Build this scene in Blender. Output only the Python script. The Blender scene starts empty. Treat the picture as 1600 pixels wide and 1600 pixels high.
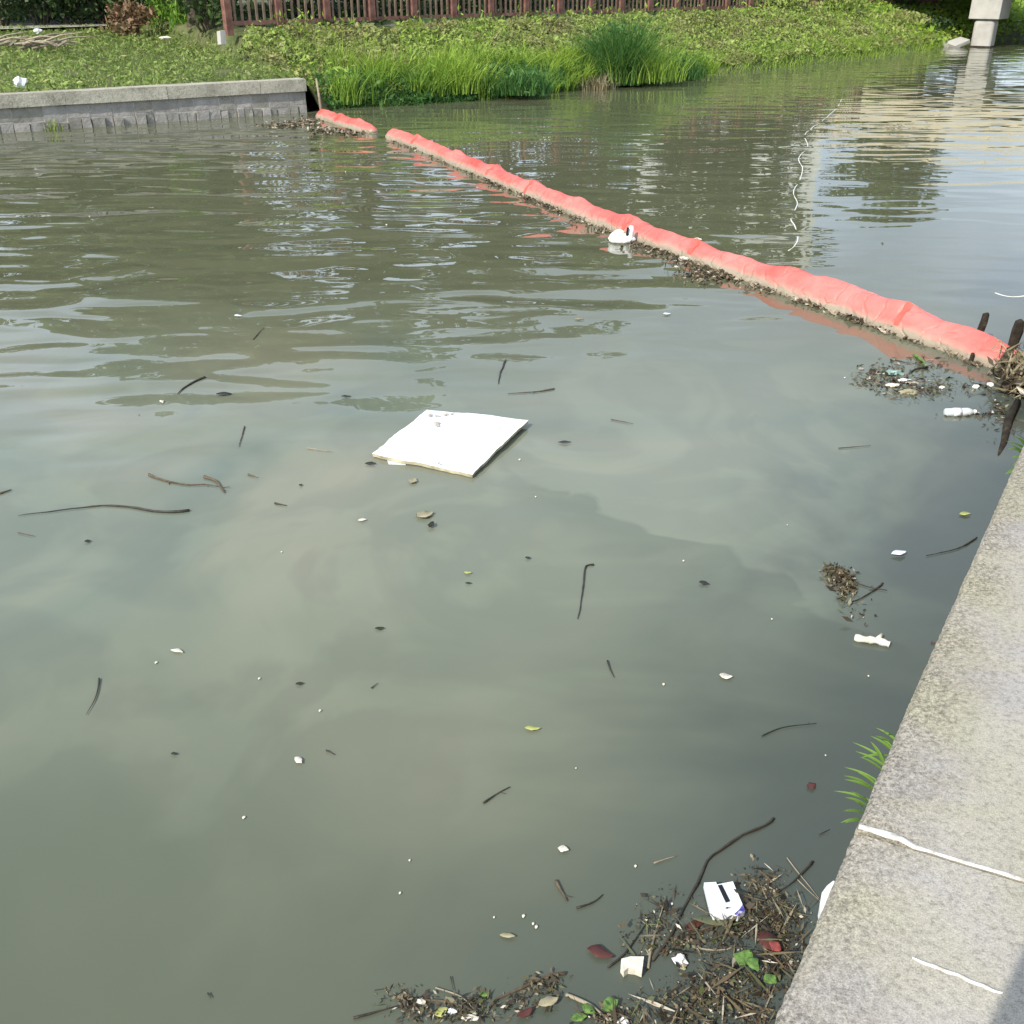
import bpy, math, random
import numpy as np
from mathutils import Vector, Matrix
random.seed(7); rng = np.random.default_rng(7)
sc = bpy.context.scene; COL = sc.collection
# ------------------------------------------------------------------ camera
CAMH = 2.45; FPX = 1600.0; PITCH = math.atan(840/1600)
cam = bpy.data.objects.new('camera', bpy.data.cameras.new('camera')); COL.objects.link(cam)
cam.location = (0, 0, CAMH); cam.rotation_euler = (math.pi/2-PITCH, 0, 0)
cam.data.sensor_width = 36; cam.data.lens = 36; cam.data.clip_start = .05; cam.data.clip_end = 3000
sc.camera = cam
# ------------------------------------------------------------------ light
SUN_AZ, SUN_EL = math.radians(218.8), math.radians(40)     # azimuth clockwise from +Y
sd = Vector((math.sin(SUN_AZ)*math.cos(SUN_EL), math.cos(SUN_AZ)*math.cos(SUN_EL), math.sin(SUN_EL)))
L = bpy.data.lights.new('sun', 'SUN'); L.energy = 4.6; L.angle = math.radians(.55); L.color = (1, .955, .87)
sun = bpy.data.objects.new('sun', L); COL.objects.link(sun)
sun.rotation_euler = sd.to_track_quat('Z', 'Y').to_euler(); sun.location = (-5, -8, 12)
W = bpy.data.worlds.new('World'); sc.world = W; W.use_nodes = True
nt = W.node_tree; bg = nt.nodes['Background']
sky = nt.nodes.new('ShaderNodeTexSky'); sky.sky_type = 'NISHITA'; sky.sun_disc = False
sky.sun_elevation = SUN_EL; sky.sun_rotation = SUN_AZ; sky.dust_density = 2.0; sky.ozone_density = 1.5
tc = nt.nodes.new('ShaderNodeTexCoord')
mp = nt.nodes.new('ShaderNodeMapping'); mp.inputs['Scale'].default_value = (1, 1, 2.2); mp.inputs['Location'].default_value = (.3, .1, .2)
nz = nt.nodes.new('ShaderNodeTexNoise'); nz.inputs['Scale'].default_value = 2.2; nz.inputs['Detail'].default_value = 6; nz.inputs['Roughness'].default_value = .55
rp = nt.nodes.new('ShaderNodeValToRGB'); rp.color_ramp.elements[0].position = .36; rp.color_ramp.elements[1].position = .62
rp.color_ramp.elements[0].color = (.45, .45, .45, 1); rp.color_ramp.elements[1].color = (.95, .95, .95, 1)
mx = nt.nodes.new('ShaderNodeMix'); mx.data_type = 'RGBA'
mx.inputs['B'].default_value = (12.9, 14.9, 17.9, 1)          # bright thin cloud
nt.links.new(tc.outputs['Generated'], mp.inputs['Vector']); nt.links.new(mp.outputs[0], nz.inputs['Vector'])
sz = nt.nodes.new('ShaderNodeSeparateXYZ'); nt.links.new(tc.outputs['Generated'], sz.inputs[0])
mh = nt.nodes.new('ShaderNodeMapRange'); mh.interpolation_type = 'SMOOTHSTEP'; mh.inputs['From Min'].default_value = .05; mh.inputs['From Max'].default_value = .75
mh.inputs['To Min'].default_value = 1.0; mh.inputs['To Max'].default_value = .42; nt.links.new(sz.outputs['Z'], mh.inputs['Value'])
mu = nt.nodes.new('ShaderNodeMath'); mu.operation = 'MULTIPLY'; nt.links.new(rp.outputs[0], mu.inputs[0]); nt.links.new(mh.outputs[0], mu.inputs[1])
nt.links.new(nz.outputs['Fac'], rp.inputs[0]); nt.links.new(mu.outputs[0], mx.inputs['Factor'])
nt.links.new(sky.outputs[0], mx.inputs['A']); nt.links.new(mx.outputs['Result'], bg.inputs['Color'])
bg.inputs['Strength'].default_value = .118
sc.view_settings.view_transform = 'Standard'; sc.view_settings.look = 'None'
sc.view_settings.exposure = 0; sc.view_settings.gamma = 1; sc.view_settings.use_curve_mapping = False

# ------------------------------------------------------------------ helpers
def P(x, y, z=0.0):
    """point on the level plane z that the photograph shows at pixel (x, y)"""
    a = x-800; b = y-800
    f = FPX*math.cos(PITCH)-b*math.sin(PITCH); d = FPX*math.sin(PITCH)+b*math.cos(PITCH)
    t = (CAMH-z)/d
    return Vector((a*t, f*t, z))
def pxm(x, y, z=0.0):
    """metres per photo pixel at that point"""
    p = P(x, y, z)-Vector((0, 0, CAMH))
    return (p.y*math.cos(PITCH)-p.z*math.sin(PITCH))/FPX
def tag(o, label=None, cat=None, group=None, kind=None):
    if label: o['label'] = label
    if cat: o['category'] = cat
    if group: o['group'] = group
    if kind: o['kind'] = kind
    return o
def mk(name, v, f, mat=None, parent=None, smooth=False):
    me = bpy.data.meshes.new(name); me.from_pydata([tuple(p) for p in v], [], f); me.update()
    if mat: me.materials.append(mat)
    if smooth: me.polygons.foreach_set('use_smooth', [True]*len(me.polygons))
    o = bpy.data.objects.new(name, me); COL.objects.link(o)
    if parent: o.parent = parent
    return o
def mknp(name, v, k, mat, parent=None):
    """v: (n*k,3) array, each run of k vertices is one face"""
    n = len(v)//k
    me = bpy.data.meshes.new(name); me.vertices.add(n*k); me.loops.add(n*k); me.polygons.add(n)
    me.vertices.foreach_set('co', np.ascontiguousarray(v, dtype=np.float32).ravel())
    me.loops.foreach_set('vertex_index', np.arange(n*k, dtype=np.int32))
    me.polygons.foreach_set('loop_start', np.arange(0, n*k, k, dtype=np.int32))
    me.polygons.foreach_set('loop_total', np.full(n, k, dtype=np.int32))
    me.update(calc_edges=True); me.validate(); me.materials.append(mat)
    o = bpy.data.objects.new(name, me); COL.objects.link(o)
    if parent: o.parent = parent
    return o
def empty(name, loc=(0, 0, 0), rz=0):
    o = bpy.data.objects.new(name, None); COL.objects.link(o); o.location = loc; o.rotation_euler = (0, 0, rz); o.empty_display_size = .1
    return o
class MB:
    def __init__(s): s.v = []; s.f = []
    def box(s, c, d, rz=0, tilt=None, jit=0):
        M = Matrix.Rotation(rz, 3, 'Z')
        if tilt: M = M @ Matrix.Rotation(tilt[0], 3, 'X') @ Matrix.Rotation(tilt[1], 3, 'Y')
        b = len(s.v)
        for i in (-.5, .5):
            for j in (-.5, .5):
                for k in (-.5, .5):
                    p = Vector((i*d[0], j*d[1], k*d[2]))+Vector([random.uniform(-jit, jit) for _ in range(3)])
                    s.v.append(Vector(c)+M @ p)
        s.f += [[b+i for i in q] for q in ((0, 1, 3, 2), (4, 6, 7, 5), (0, 4, 5, 1), (2, 3, 7, 6), (0, 2, 6, 4), (1, 5, 7, 3))]
        return s
    def tube(s, pts, rad, n=7, flat=1.0):
        pts = [Vector(p) for p in pts]; b = len(s.v)
        if not hasattr(rad, '__len__'): rad = [rad]*len(pts)
        for i, p in enumerate(pts):
            t = (pts[min(i+1, len(pts)-1)]-pts[max(i-1, 0)]).normalized()
            u = t.cross(Vector((0, 0, 1)))
            if u.length < .1: u = t.cross(Vector((0, 1, 0)))
            u.normalize(); w = u.cross(t)
            for k in range(n):
                a = 2*math.pi*k/n
                s.v.append(p+(u*math.cos(a)+w*math.sin(a)*flat)*rad[i])
        for i in range(len(pts)-1):
            for k in range(n):
                s.f.append([b+i*n+k, b+i*n+(k+1) % n, b+(i+1)*n+(k+1) % n, b+(i+1)*n+k])
        s.f.append([b+k for k in range(n)][::-1]); s.f.append([b+(len(pts)-1)*n+k for k in range(n)])
        return s
    def build(s, name, mat, parent=None, smooth=False): return mk(name, s.v, s.f, mat, parent, smooth)

def leaves(cen, size, asp=.5, up=.0, seed=0, droop=.0, azi=None, k=4):
    """one kite-shaped face per centre; up=0 random tilt ... 1 mostly flat"""
    r = np.random.default_rng(seed); n = len(cen)
    az = r.uniform(0, 2*np.pi, n) if azi is None else azi
    el = r.normal(0, 1, n)*(1-up)*.9-droop
    d = np.stack([np.cos(az)*np.cos(el), np.sin(az)*np.cos(el), np.sin(el)], 1)
    q = r.normal(0, 1, (n, 3))*(1-up)+np.array([0, 0, 1.0])*up*1.5
    s_ = np.cross(d, q); s_ /= np.linalg.norm(s_, axis=1, keepdims=True)+1e-9
    l = (size*r.uniform(.45, 1.0, n)**1.0*np.where(r.uniform(0, 1, n) < .18, 2.1, 1.25))[:, None]; w = l*asp
    v = np.stack([cen-d*l*.5, cen-d*l*.05+s_*w*.5, cen+d*l*.5, cen-d*l*.05-s_*w*.5], 1)
    return v.reshape(-1, 3)
def blades(base, h, w, lean, seed=0, seg=3, azi=None):
    """curved tapering grass blades -> quads"""
    r = np.random.default_rng(seed); n = len(base)
    h = h*r.uniform(.55, 1.15, n); az = r.uniform(0, 2*np.pi, n) if azi is None else azi
    ln = lean*r.uniform(.2, 1.3, n)
    o = np.stack([np.cos(az), np.sin(az), 0*az], 1); fa = r.uniform(0, 2*np.pi, n)
    sv = np.stack([np.cos(fa), np.sin(fa), 0*fa], 1)
    def pt(t): return base+o*(ln*h*t**2)[:, None]+np.array([0, 0, 1.0])*(h*(t-.35*ln*t**2.5))[:, None]
    out = []
    for i in range(seg):
        t0, t1 = i/seg, (i+1)/seg
        w0, w1 = w*(1-.9*t0**1.5), w*(1-.93*t1**1.5)
        a, b = pt(t0), pt(t1)
        out.append(np.stack([a-sv*w0/2, a+sv*w0/2, b+sv*w1/2, b-sv*w1/2], 1))
    return np.stack(out, 1).reshape(-1, 3)

# ------------------------------------------------------------------ materials
def N(m, t, **k):
    n = m.node_tree.nodes.new(t)
    for a, b in k.items():
        if a in n.inputs.keys(): n.inputs[a].default_value = b
        else: setattr(n, a, b)
    return n
def newmat(name, rough=.8, spec=.3):
    m = bpy.data.materials.new(name); m.use_nodes = True
    p = m.node_tree.nodes['Principled BSDF']; p.inputs['Roughness'].default_value = rough
    p.inputs['Specular IOR Level'].default_value = spec
    return m, p, m.node_tree.links
def ramp(m, stops, interp='LINEAR'):
    r = N(m, 'ShaderNodeValToRGB'); cr = r.color_ramp; cr.interpolation = interp
    while len(cr.elements) < len(stops): cr.elements.new(.5)
    for e, (p, c) in zip(cr.elements, stops): e.position = p; e.color = (*c, 1) if len(c) == 3 else c
    return r
def speckled(name, stops, scale=8, detail=5, rough=.85, bump=.0, bscale=40, spec=.3, rough_n=.6, coord='Object', dist=0):
    m, p, lk = newmat(name, rough, spec)
    t = N(m, 'ShaderNodeTexCoord'); n = N(m, 'ShaderNodeTexNoise', Scale=scale, Detail=detail, Roughness=rough_n, Distortion=dist)
    lk.new(t.outputs[coord], n.inputs['Vector']); r = ramp(m, stops); lk.new(n.outputs['Fac'], r.inputs[0])
    lk.new(r.outputs[0], p.inputs['Base Color'])
    if bump:
        n2 = N(m, 'ShaderNodeTexNoise', Scale=bscale, Detail=6, Roughness=.7); lk.new(t.outputs[coord], n2.inputs['Vector'])
        b = N(m, 'ShaderNodeBump', Strength=1.0, Distance=bump); lk.new(n2.outputs['Fac'], b.inputs['Height']); lk.new(b.outputs[0], p.inputs['Normal'])
    return m
def leafmat(name, stops, patch=None, pscale=.8, trans=.35, rough=.6):
    """colour varies leaf by leaf (and in large natural patches); thin leaves let light through"""
    m, p, lk = newmat(name, rough, .35)
    g = N(m, 'ShaderNodeNewGeometry'); r = ramp(m, stops); lk.new(g.outputs['Random Per Island'], r.inputs[0])
    c = r.outputs[0]
    if patch:
        n = N(m, 'ShaderNodeTexNoise', Scale=pscale, Detail=4, Roughness=.6); lk.new(g.outputs['Position'], n.inputs['Vector'])
        rr = ramp(m, [(.42, (0, 0, 0)), (.6, (1, 1, 1))]); lk.new(n.outputs['Fac'], rr.inputs[0])
        mm = N(m, 'ShaderNodeMix', data_type='RGBA'); mm.inputs['B'].default_value = (*patch, 1)
        ml = N(m, 'ShaderNodeMath', operation='MULTIPLY'); ml.inputs[1].default_value = .6
        lk.new(rr.outputs[0], ml.inputs[0]); lk.new(ml.outputs[0], mm.inputs['Factor'])
        lk.new(c, mm.inputs['A']); c = mm.outputs['Result']
    lk.new(c, p.inputs['Base Color'])
    tr = N(m, 'ShaderNodeBsdfTranslucent'); lk.new(c, tr.inputs['Color'])
    mix = N(m, 'ShaderNodeMixShader'); mix.inputs[0].default_value = trans
    out = m.node_tree.nodes['Material Output']
    lk.new(p.outputs[0], mix.inputs[1]); lk.new(tr.outputs[0], mix.inputs[2]); lk.new(mix.outputs[0], out.inputs['Surface'])
    return m
def plain(name, c, rough=.7, spec=.3, var=.25, scale=6): 
    a = tuple(x*(1-var) for x in c); b = tuple(min(1, x*(1+var)) for x in c)
    return speckled(name, [(.3, a), (.7, b)], scale=scale, rough=rough, spec=spec)

M = {}
# --- water
def water_mat():
    m, p, lk = newmat('canal_water', .01, .5)
    p.inputs['IOR'].default_value = 1.333
    g = N(m, 'ShaderNodeNewGeometry')
    # murk colour: slow plumes of silt, darker and bluer tone along the quay
    n1 = N(m, 'ShaderNodeTexNoise', Scale=.42, Detail=5, Roughness=.5, Distortion=1.1); lk.new(g.outputs['Position'], n1.inputs['Vector'])
    r1 = ramp(m, [(.33, (.148, .178, .133)), (.5, (.188, .206, .147)), (.68, (.238, .234, .164))]); lk.new(n1.outputs['Fac'], r1.inputs[0])
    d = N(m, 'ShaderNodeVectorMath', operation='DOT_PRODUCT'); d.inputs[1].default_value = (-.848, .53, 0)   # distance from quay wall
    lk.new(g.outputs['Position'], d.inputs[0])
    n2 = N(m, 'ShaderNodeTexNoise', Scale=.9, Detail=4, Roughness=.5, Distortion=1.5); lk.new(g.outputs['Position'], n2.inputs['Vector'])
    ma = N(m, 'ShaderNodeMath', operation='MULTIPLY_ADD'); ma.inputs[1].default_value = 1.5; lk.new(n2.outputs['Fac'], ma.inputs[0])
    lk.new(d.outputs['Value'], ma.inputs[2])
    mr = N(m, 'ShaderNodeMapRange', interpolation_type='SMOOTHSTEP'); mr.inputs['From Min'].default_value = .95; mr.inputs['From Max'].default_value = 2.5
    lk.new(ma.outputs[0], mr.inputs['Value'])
    # base colour darker near the camera, lighter in mid canal, darker olive far out
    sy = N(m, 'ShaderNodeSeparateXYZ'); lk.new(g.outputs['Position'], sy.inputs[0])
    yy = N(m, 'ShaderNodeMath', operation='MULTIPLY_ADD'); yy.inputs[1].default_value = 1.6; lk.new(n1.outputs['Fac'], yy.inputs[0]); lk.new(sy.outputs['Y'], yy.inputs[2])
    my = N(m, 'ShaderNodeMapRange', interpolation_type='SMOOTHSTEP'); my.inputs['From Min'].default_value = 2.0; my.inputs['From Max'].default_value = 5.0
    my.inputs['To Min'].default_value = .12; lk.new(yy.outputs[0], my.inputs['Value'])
    pl = N(m, 'ShaderNodeTexNoise', Scale=.75, Detail=3, Roughness=.5, Distortion=2.2); lk.new(g.outputs['Position'], pl.inputs['Vector'])
    pr = ramp(m, [(.47, (.93, .93, .94)), (.58, (1.06, 1.06, 1.05))]); lk.new(pl.outputs['Fac'], pr.inputs[0])
    pm = N(m, 'ShaderNodeMix', data_type='RGBA', blend_type='MULTIPLY'); pm.inputs['Factor'].default_value = 1; lk.new(r1.outputs[0], pm.inputs['A']); lk.new(pr.outputs[0], pm.inputs['B'])
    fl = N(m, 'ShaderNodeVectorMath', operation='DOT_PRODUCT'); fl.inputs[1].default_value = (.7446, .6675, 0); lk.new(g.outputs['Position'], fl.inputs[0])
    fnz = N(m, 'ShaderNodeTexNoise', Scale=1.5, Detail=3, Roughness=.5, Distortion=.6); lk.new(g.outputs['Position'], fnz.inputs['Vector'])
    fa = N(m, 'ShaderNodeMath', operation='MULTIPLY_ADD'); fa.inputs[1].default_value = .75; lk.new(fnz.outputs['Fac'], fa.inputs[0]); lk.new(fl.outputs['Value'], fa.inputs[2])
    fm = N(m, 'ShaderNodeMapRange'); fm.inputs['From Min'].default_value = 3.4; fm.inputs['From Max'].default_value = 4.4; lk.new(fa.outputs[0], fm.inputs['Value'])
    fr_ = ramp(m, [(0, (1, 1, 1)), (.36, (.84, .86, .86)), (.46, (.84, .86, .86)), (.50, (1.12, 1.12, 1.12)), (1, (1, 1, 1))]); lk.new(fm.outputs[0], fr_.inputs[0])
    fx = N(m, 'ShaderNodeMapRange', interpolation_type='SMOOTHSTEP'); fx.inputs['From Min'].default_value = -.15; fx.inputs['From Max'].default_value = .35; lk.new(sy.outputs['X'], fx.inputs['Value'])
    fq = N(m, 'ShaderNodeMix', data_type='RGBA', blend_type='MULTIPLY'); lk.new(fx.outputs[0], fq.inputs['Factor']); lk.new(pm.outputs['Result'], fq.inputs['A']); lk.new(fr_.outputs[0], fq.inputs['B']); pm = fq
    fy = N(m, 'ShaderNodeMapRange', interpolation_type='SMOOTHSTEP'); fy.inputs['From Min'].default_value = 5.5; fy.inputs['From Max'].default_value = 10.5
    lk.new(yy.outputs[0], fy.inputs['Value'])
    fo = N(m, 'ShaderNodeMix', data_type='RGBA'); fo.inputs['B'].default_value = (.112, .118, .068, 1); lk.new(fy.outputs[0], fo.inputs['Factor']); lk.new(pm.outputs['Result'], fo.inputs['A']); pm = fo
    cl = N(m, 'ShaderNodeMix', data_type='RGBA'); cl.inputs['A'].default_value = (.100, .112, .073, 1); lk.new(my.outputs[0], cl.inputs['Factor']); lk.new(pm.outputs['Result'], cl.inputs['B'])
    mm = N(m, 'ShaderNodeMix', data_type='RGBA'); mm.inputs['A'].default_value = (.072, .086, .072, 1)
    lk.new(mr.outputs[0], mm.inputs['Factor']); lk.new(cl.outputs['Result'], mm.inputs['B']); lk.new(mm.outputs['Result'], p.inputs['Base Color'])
    # ripples (heights in metres)
    sx = N(m, 'ShaderNodeSeparateXYZ'); lk.new(g.outputs['Position'], sx.inputs[0])
    def layer(scale, sc3, detail, h, dist=.4, rot=0):
        mp = N(m, 'ShaderNodeMapping'); mp.inputs['Scale'].default_value = sc3; mp.inputs['Rotation'].default_value = (0, 0, rot)
        lk.new(g.outputs['Position'], mp.inputs['Vector'])
        n = N(m, 'ShaderNodeTexNoise', Scale=scale, Detail=detail, Roughness=.45, Distortion=dist); lk.new(mp.outputs[0], n.inputs['Vector'])
        q = N(m, 'ShaderNodeMath', operation='MULTIPLY'); q.inputs[1].default_value = h; lk.new(n.outputs['Fac'], q.inputs[0]); return q
    a = layer(1.1, (.55, 1.25, 1), .3, .050, .7, .10); b = layer(3.0, (.55, 1.2, 1), .3, .0145, .4, -.15)
    ab = N(m, 'ShaderNodeMath', operation='ADD'); lk.new(a.outputs[0], ab.inputs[0]); lk.new(b.outputs[0], ab.inputs[1])
    # mask: ripples live in the open water away from the camera, weaker beyond the boom
    nm = N(m, 'ShaderNodeTexNoise', Scale=.35, Detail=2); lk.new(g.outputs['Position'], nm.inputs['Vector'])
    ym = N(m, 'ShaderNodeMath', operation='MULTIPLY_ADD'); ym.inputs[1].default_value = 5; lk.new(nm.outputs['Fac'], ym.inputs[0])
    yx = N(m, 'ShaderNodeMath', operation='MULTIPLY_ADD'); yx.inputs[1].default_value = -.75; lk.new(sx.outputs['X'], yx.inputs[0]); lk.new(sx.outputs['Y'], yx.inputs[2])
    lk.new(yx.outputs[0], ym.inputs[2])
    mk_ = N(m, 'ShaderNodeMapRange', interpolation_type='SMOOTHSTEP'); mk_.inputs['From Min'].default_value = 6.3; mk_.inputs['From Max'].default_value = 12.0
    mk_.inputs['To Min'].default_value = .05; mk_.inputs['To Max'].default_value = 1
    lk.new(ym.outputs[0], mk_.inputs['Value'])
    db = N(m, 'ShaderNodeVectorMath', operation='DOT_PRODUCT'); db.inputs[1].default_value = (.90, .437, 0); lk.new(g.outputs['Position'], db.inputs[0])
    mb = N(m, 'ShaderNodeMapRange', interpolation_type='SMOOTHSTEP'); mb.inputs['From Min'].default_value = 5.7; mb.inputs['From Max'].default_value = 6.5
    mb.inputs['To Min'].default_value = 1; mb.inputs['To Max'].default_value = .36; lk.new(db.outputs['Value'], mb.inputs['Value'])
    m1 = N(m, 'ShaderNodeMath', operation='MULTIPLY'); lk.new(mk_.outputs[0], m1.inputs[0]); lk.new(mb.outputs[0], m1.inputs[1])
    m2 = N(m, 'ShaderNodeMath', operation='MULTIPLY'); lk.new(m1.outputs[0], m2.inputs[0]); lk.new(ab.outputs[0], m2.inputs[1])
    bp = N(m, 'ShaderNodeBump', Strength=1.0, Distance=1.0); lk.new(m2.outputs[0], bp.inputs['Height']); lk.new(bp.outputs[0], p.inputs['Normal'])
    return m
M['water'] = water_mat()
def concrete(name, base, dark, light, tint=None, coarse=1.0):
    m, p, lk = newmat(name, .9, .2)
    g = N(m, 'ShaderNodeNewGeometry')
    n1 = N(m, 'ShaderNodeTexNoise', Scale=2.2, Detail=6, Roughness=.65); n2 = N(m, 'ShaderNodeTexNoise', Scale=75*coarse, Detail=4, Roughness=.75)
    n3 = N(m, 'ShaderNodeTexNoise', Scale=320*coarse, Detail=2, Roughness=.6)
    vo = N(m, 'ShaderNodeTexVoronoi', Scale=130*coarse)
    for n in (n1, n2, n3, vo): lk.new(g.outputs['Position'], n.inputs['Vector'])
    r1 = ramp(m, [(.3, dark), (.5, base), (.72, light)]); lk.new(n1.outputs['Fac'], r1.inputs[0]); c = r1.outputs[0]
    if tint:
        nt_ = N(m, 'ShaderNodeTexNoise', Scale=3.1, Detail=3, Distortion=.6); lk.new(g.outputs['Position'], nt_.inputs['Vector'])
        rt = ramp(m, [(.36, tint[0]), (.5, base), (.62, tint[1])]); lk.new(nt_.outputs['Fac'], rt.inputs[0])
        mt = N(m, 'ShaderNodeMix', data_type='RGBA'); mt.inputs['Factor'].default_value = .55; lk.new(c, mt.inputs['A']); lk.new(rt.outputs[0], mt.inputs['B']); c = mt.outputs['Result']
    r2 = ramp(m, [(.34, (.62, .61, .59)), (.48, (.97, .97, .95)), (.66, (1.14, 1.13, 1.09))]); lk.new(n2.outputs['Fac'], r2.inputs[0])
    m2 = N(m, 'ShaderNodeMix', data_type='RGBA', blend_type='MULTIPLY'); m2.inputs['Factor'].default_value = .85; lk.new(c, m2.inputs['A']); lk.new(r2.outputs[0], m2.inputs['B'])
    r3 = ramp(m, [(.35, (.72, .72, .7)), (.6, (1.18, 1.17, 1.13))]); lk.new(n3.outputs['Fac'], r3.inputs[0])
    m3 = N(m, 'ShaderNodeMix', data_type='RGBA', blend_type='MULTIPLY'); m3.inputs['Factor'].default_value = .8; lk.new(m2.outputs['Result'], m3.inputs['A']); lk.new(r3.outputs[0], m3.inputs['B'])
    lk.new(m3.outputs['Result'], p.inputs['Base Color'])
    if tint:
        de = N(m, 'ShaderNodeVectorMath', operation='DOT_PRODUCT'); de.inputs[1].default_value = (.848, -.53, 0); lk.new(g.outputs['Position'], de.inputs[0])
        nw = N(m, 'ShaderNodeTexNoise', Scale=6, Detail=5, Roughness=.65); lk.new(g.outputs['Position'], nw.inputs['Vector'])
        sm = N(m, 'ShaderNodeMath', operation='MULTIPLY_ADD'); sm.inputs[1].default_value = -.32; lk.new(nw.outputs['Fac'], sm.inputs[0]); lk.new(de.outputs['Value'], sm.inputs[2])
        me_ = N(m, 'ShaderNodeMapRange', interpolation_type='SMOOTHSTEP'); me_.inputs['From Min'].default_value = -.42; me_.inputs['From Max'].default_value = -.18; lk.new(sm.outputs[0], me_.inputs['Value'])
        ns_ = N(m, 'ShaderNodeTexNoise', Scale=110, Detail=3, Roughness=.8); lk.new(g.outputs['Position'], ns_.inputs['Vector'])
        rs = ramp(m, [(.40, (.45, .44, .40)), (.52, (.88, .86, .81)), (.66, (1.2, 1.17, 1.08))]); lk.new(ns_.outputs['Fac'], rs.inputs[0])
        md = N(m, 'ShaderNodeMix', data_type='RGBA', blend_type='MULTIPLY'); md.inputs['Factor'].default_value = 1; lk.new(m3.outputs['Result'], md.inputs['A']); lk.new(rs.outputs[0], md.inputs['B'])
        mf = N(m, 'ShaderNodeMix', data_type='RGBA'); lk.new(me_.outputs[0], mf.inputs['Factor']); lk.new(md.outputs['Result'], mf.inputs['A']); lk.new(m3.outputs['Result'], mf.inputs['B'])
        lk.new(mf.outputs['Result'], p.inputs['Base Color'])
    ad = N(m, 'ShaderNodeMath', operation='ADD'); lk.new(n2.outputs['Fac'], ad.inputs[0]); lk.new(vo.outputs['Distance'], ad.inputs[1])
    b = N(m, 'ShaderNodeBump', Strength=.5, Distance=.0017/coarse); lk.new(ad.outputs[0], b.inputs['Height']); lk.new(b.outputs[0], p.inputs['Normal'])
    return m
M['quay'] = concrete('weathered_concrete', (.40, .372, .322), (.32, .298, .255), (.455, .425, .37), ((.385, .365, .372), (.395, .378, .29)))
M['coping'] = concrete('old_concrete', (.42, .40, .33), (.30, .28, .23), (.52, .49, .41), coarse=.25)
M['pier'] = speckled('pier_concrete', [(.3, (.36, .34, .30)), (.5, (.46, .44, .39)), (.72, (.54, .51, .46))], 1.6, bump=.004, bscale=12)
M['caulk'] = speckled('white_caulk', [(.38, (.40, .37, .31)), (.5, (.62, .6, .55)), (.62, (.76, .74, .70))], 34, bump=.003, bscale=60)
M['stone'] = speckled('wall_stone', [(.25, (.23, .215, .19)), (.5, (.34, .32, .285)), (.75, (.44, .415, .37))], 3.5, bump=.03, bscale=9)
M['stone2'] = speckled('wall_stone_mossy', [(.25, (.18, .175, .14)), (.5, (.29, .275, .23)), (.75, (.39, .37, .32))], 4, bump=.03, bscale=9)
M['mortar'] = speckled('mortar', [(.3, (.38, .36, .32)), (.7, (.52, .5, .45))], 9, bump=.01, bscale=30)
M['soil'] = speckled('soil', [(.3, (.05, .06, .022)), (.5, (.10, .12, .04)), (.7, (.17, .17, .08))], 1.5, bump=.03, bscale=12)
M['footpath'] = speckled('footpath_concrete', [(.3, (.3, .28, .23)), (.7, (.44, .42, .35))], 2)
M['boom'] = None
def boom_mat():
    m, p, lk = newmat('boom_fabric', .42, .4)
    g = N(m, 'ShaderNodeNewGeometry'); s = N(m, 'ShaderNodeSeparateXYZ'); lk.new(g.outputs['Position'], s.inputs[0])
    n = N(m, 'ShaderNodeTexNoise', Scale=1.3, Detail=5, Roughness=.6); lk.new(g.outputs['Position'], n.inputs['Vector'])
    r = ramp(m, [(.35, (.68, .10, .08)), (.5, (.78, .165, .135)), (.68, (.82, .25, .21))]); lk.new(n.outputs['Fac'], r.inputs[0])
    # waterline dirt, a stain with a ragged upper edge
    n2 = N(m, 'ShaderNodeTexNoise', Scale=5, Detail=5, Roughness=.7); lk.new(g.outputs['Position'], n2.inputs['Vector'])
    a = N(m, 'ShaderNodeMath', operation='MULTIPLY_ADD'); a.inputs[1].default_value = -.11; lk.new(n2.outputs['Fac'], a.inputs[0]); lk.new(s.outputs['Z'], a.inputs[2])
    mr = N(m, 'ShaderNodeMapRange'); mr.inputs['From Min'].default_value = -.012; mr.inputs['From Max'].default_value = .040; lk.new(a.outputs[0], mr.inputs['Value'])
    mm = N(m, 'ShaderNodeMix', data_type='RGBA'); mm.inputs['A'].default_value = (.36, .30, .22, 1); lk.new(mr.outputs[0], mm.inputs['Factor'])
    lk.new(r.outputs[0], mm.inputs['B']); lk.new(mm.outputs['Result'], p.inputs['Base Color'])
    n3 = N(m, 'ShaderNodeTexNoise', Scale=14, Detail=3); lk.new(g.outputs['Position'], n3.inputs['Vector'])
    # sharp creases of stiff coated fabric
    vo = N(m, 'ShaderNodeTexVoronoi', Scale=3.2, feature='DISTANCE_TO_EDGE'); nd_ = N(m, 'ShaderNodeTexNoise', Scale=2.5, Detail=2)
    lk.new(g.outputs['Position'], nd_.inputs['Vector']); va = N(m, 'ShaderNodeVectorMath', operation='ADD'); lk.new(g.outputs['Position'], va.inputs[0]); lk.new(nd_.outputs['Color'], va.inputs[1]); lk.new(va.outputs[0], vo.inputs['Vector'])
    mc = N(m, 'ShaderNodeMapRange'); mc.inputs['From Max'].default_value = .12; mc.inputs['To Max'].default_value = .7; lk.new(vo.outputs['Distance'], mc.inputs['Value'])
    ad = N(m, 'ShaderNodeMath', operation='ADD'); lk.new(mc.outputs[0], ad.inputs[0]); lk.new(n3.outputs['Fac'], ad.inputs[1])
    b = N(m, 'ShaderNodeBump', Strength=.6, Distance=.018); lk.new(ad.outputs[0], b.inputs['Height']); lk.new(b.outputs[0], p.inputs['Normal'])
    return m
M['boom'] = boom_mat()
M['seam'] = plain('boom_seam', (.80, .12, .09), .5)
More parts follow.
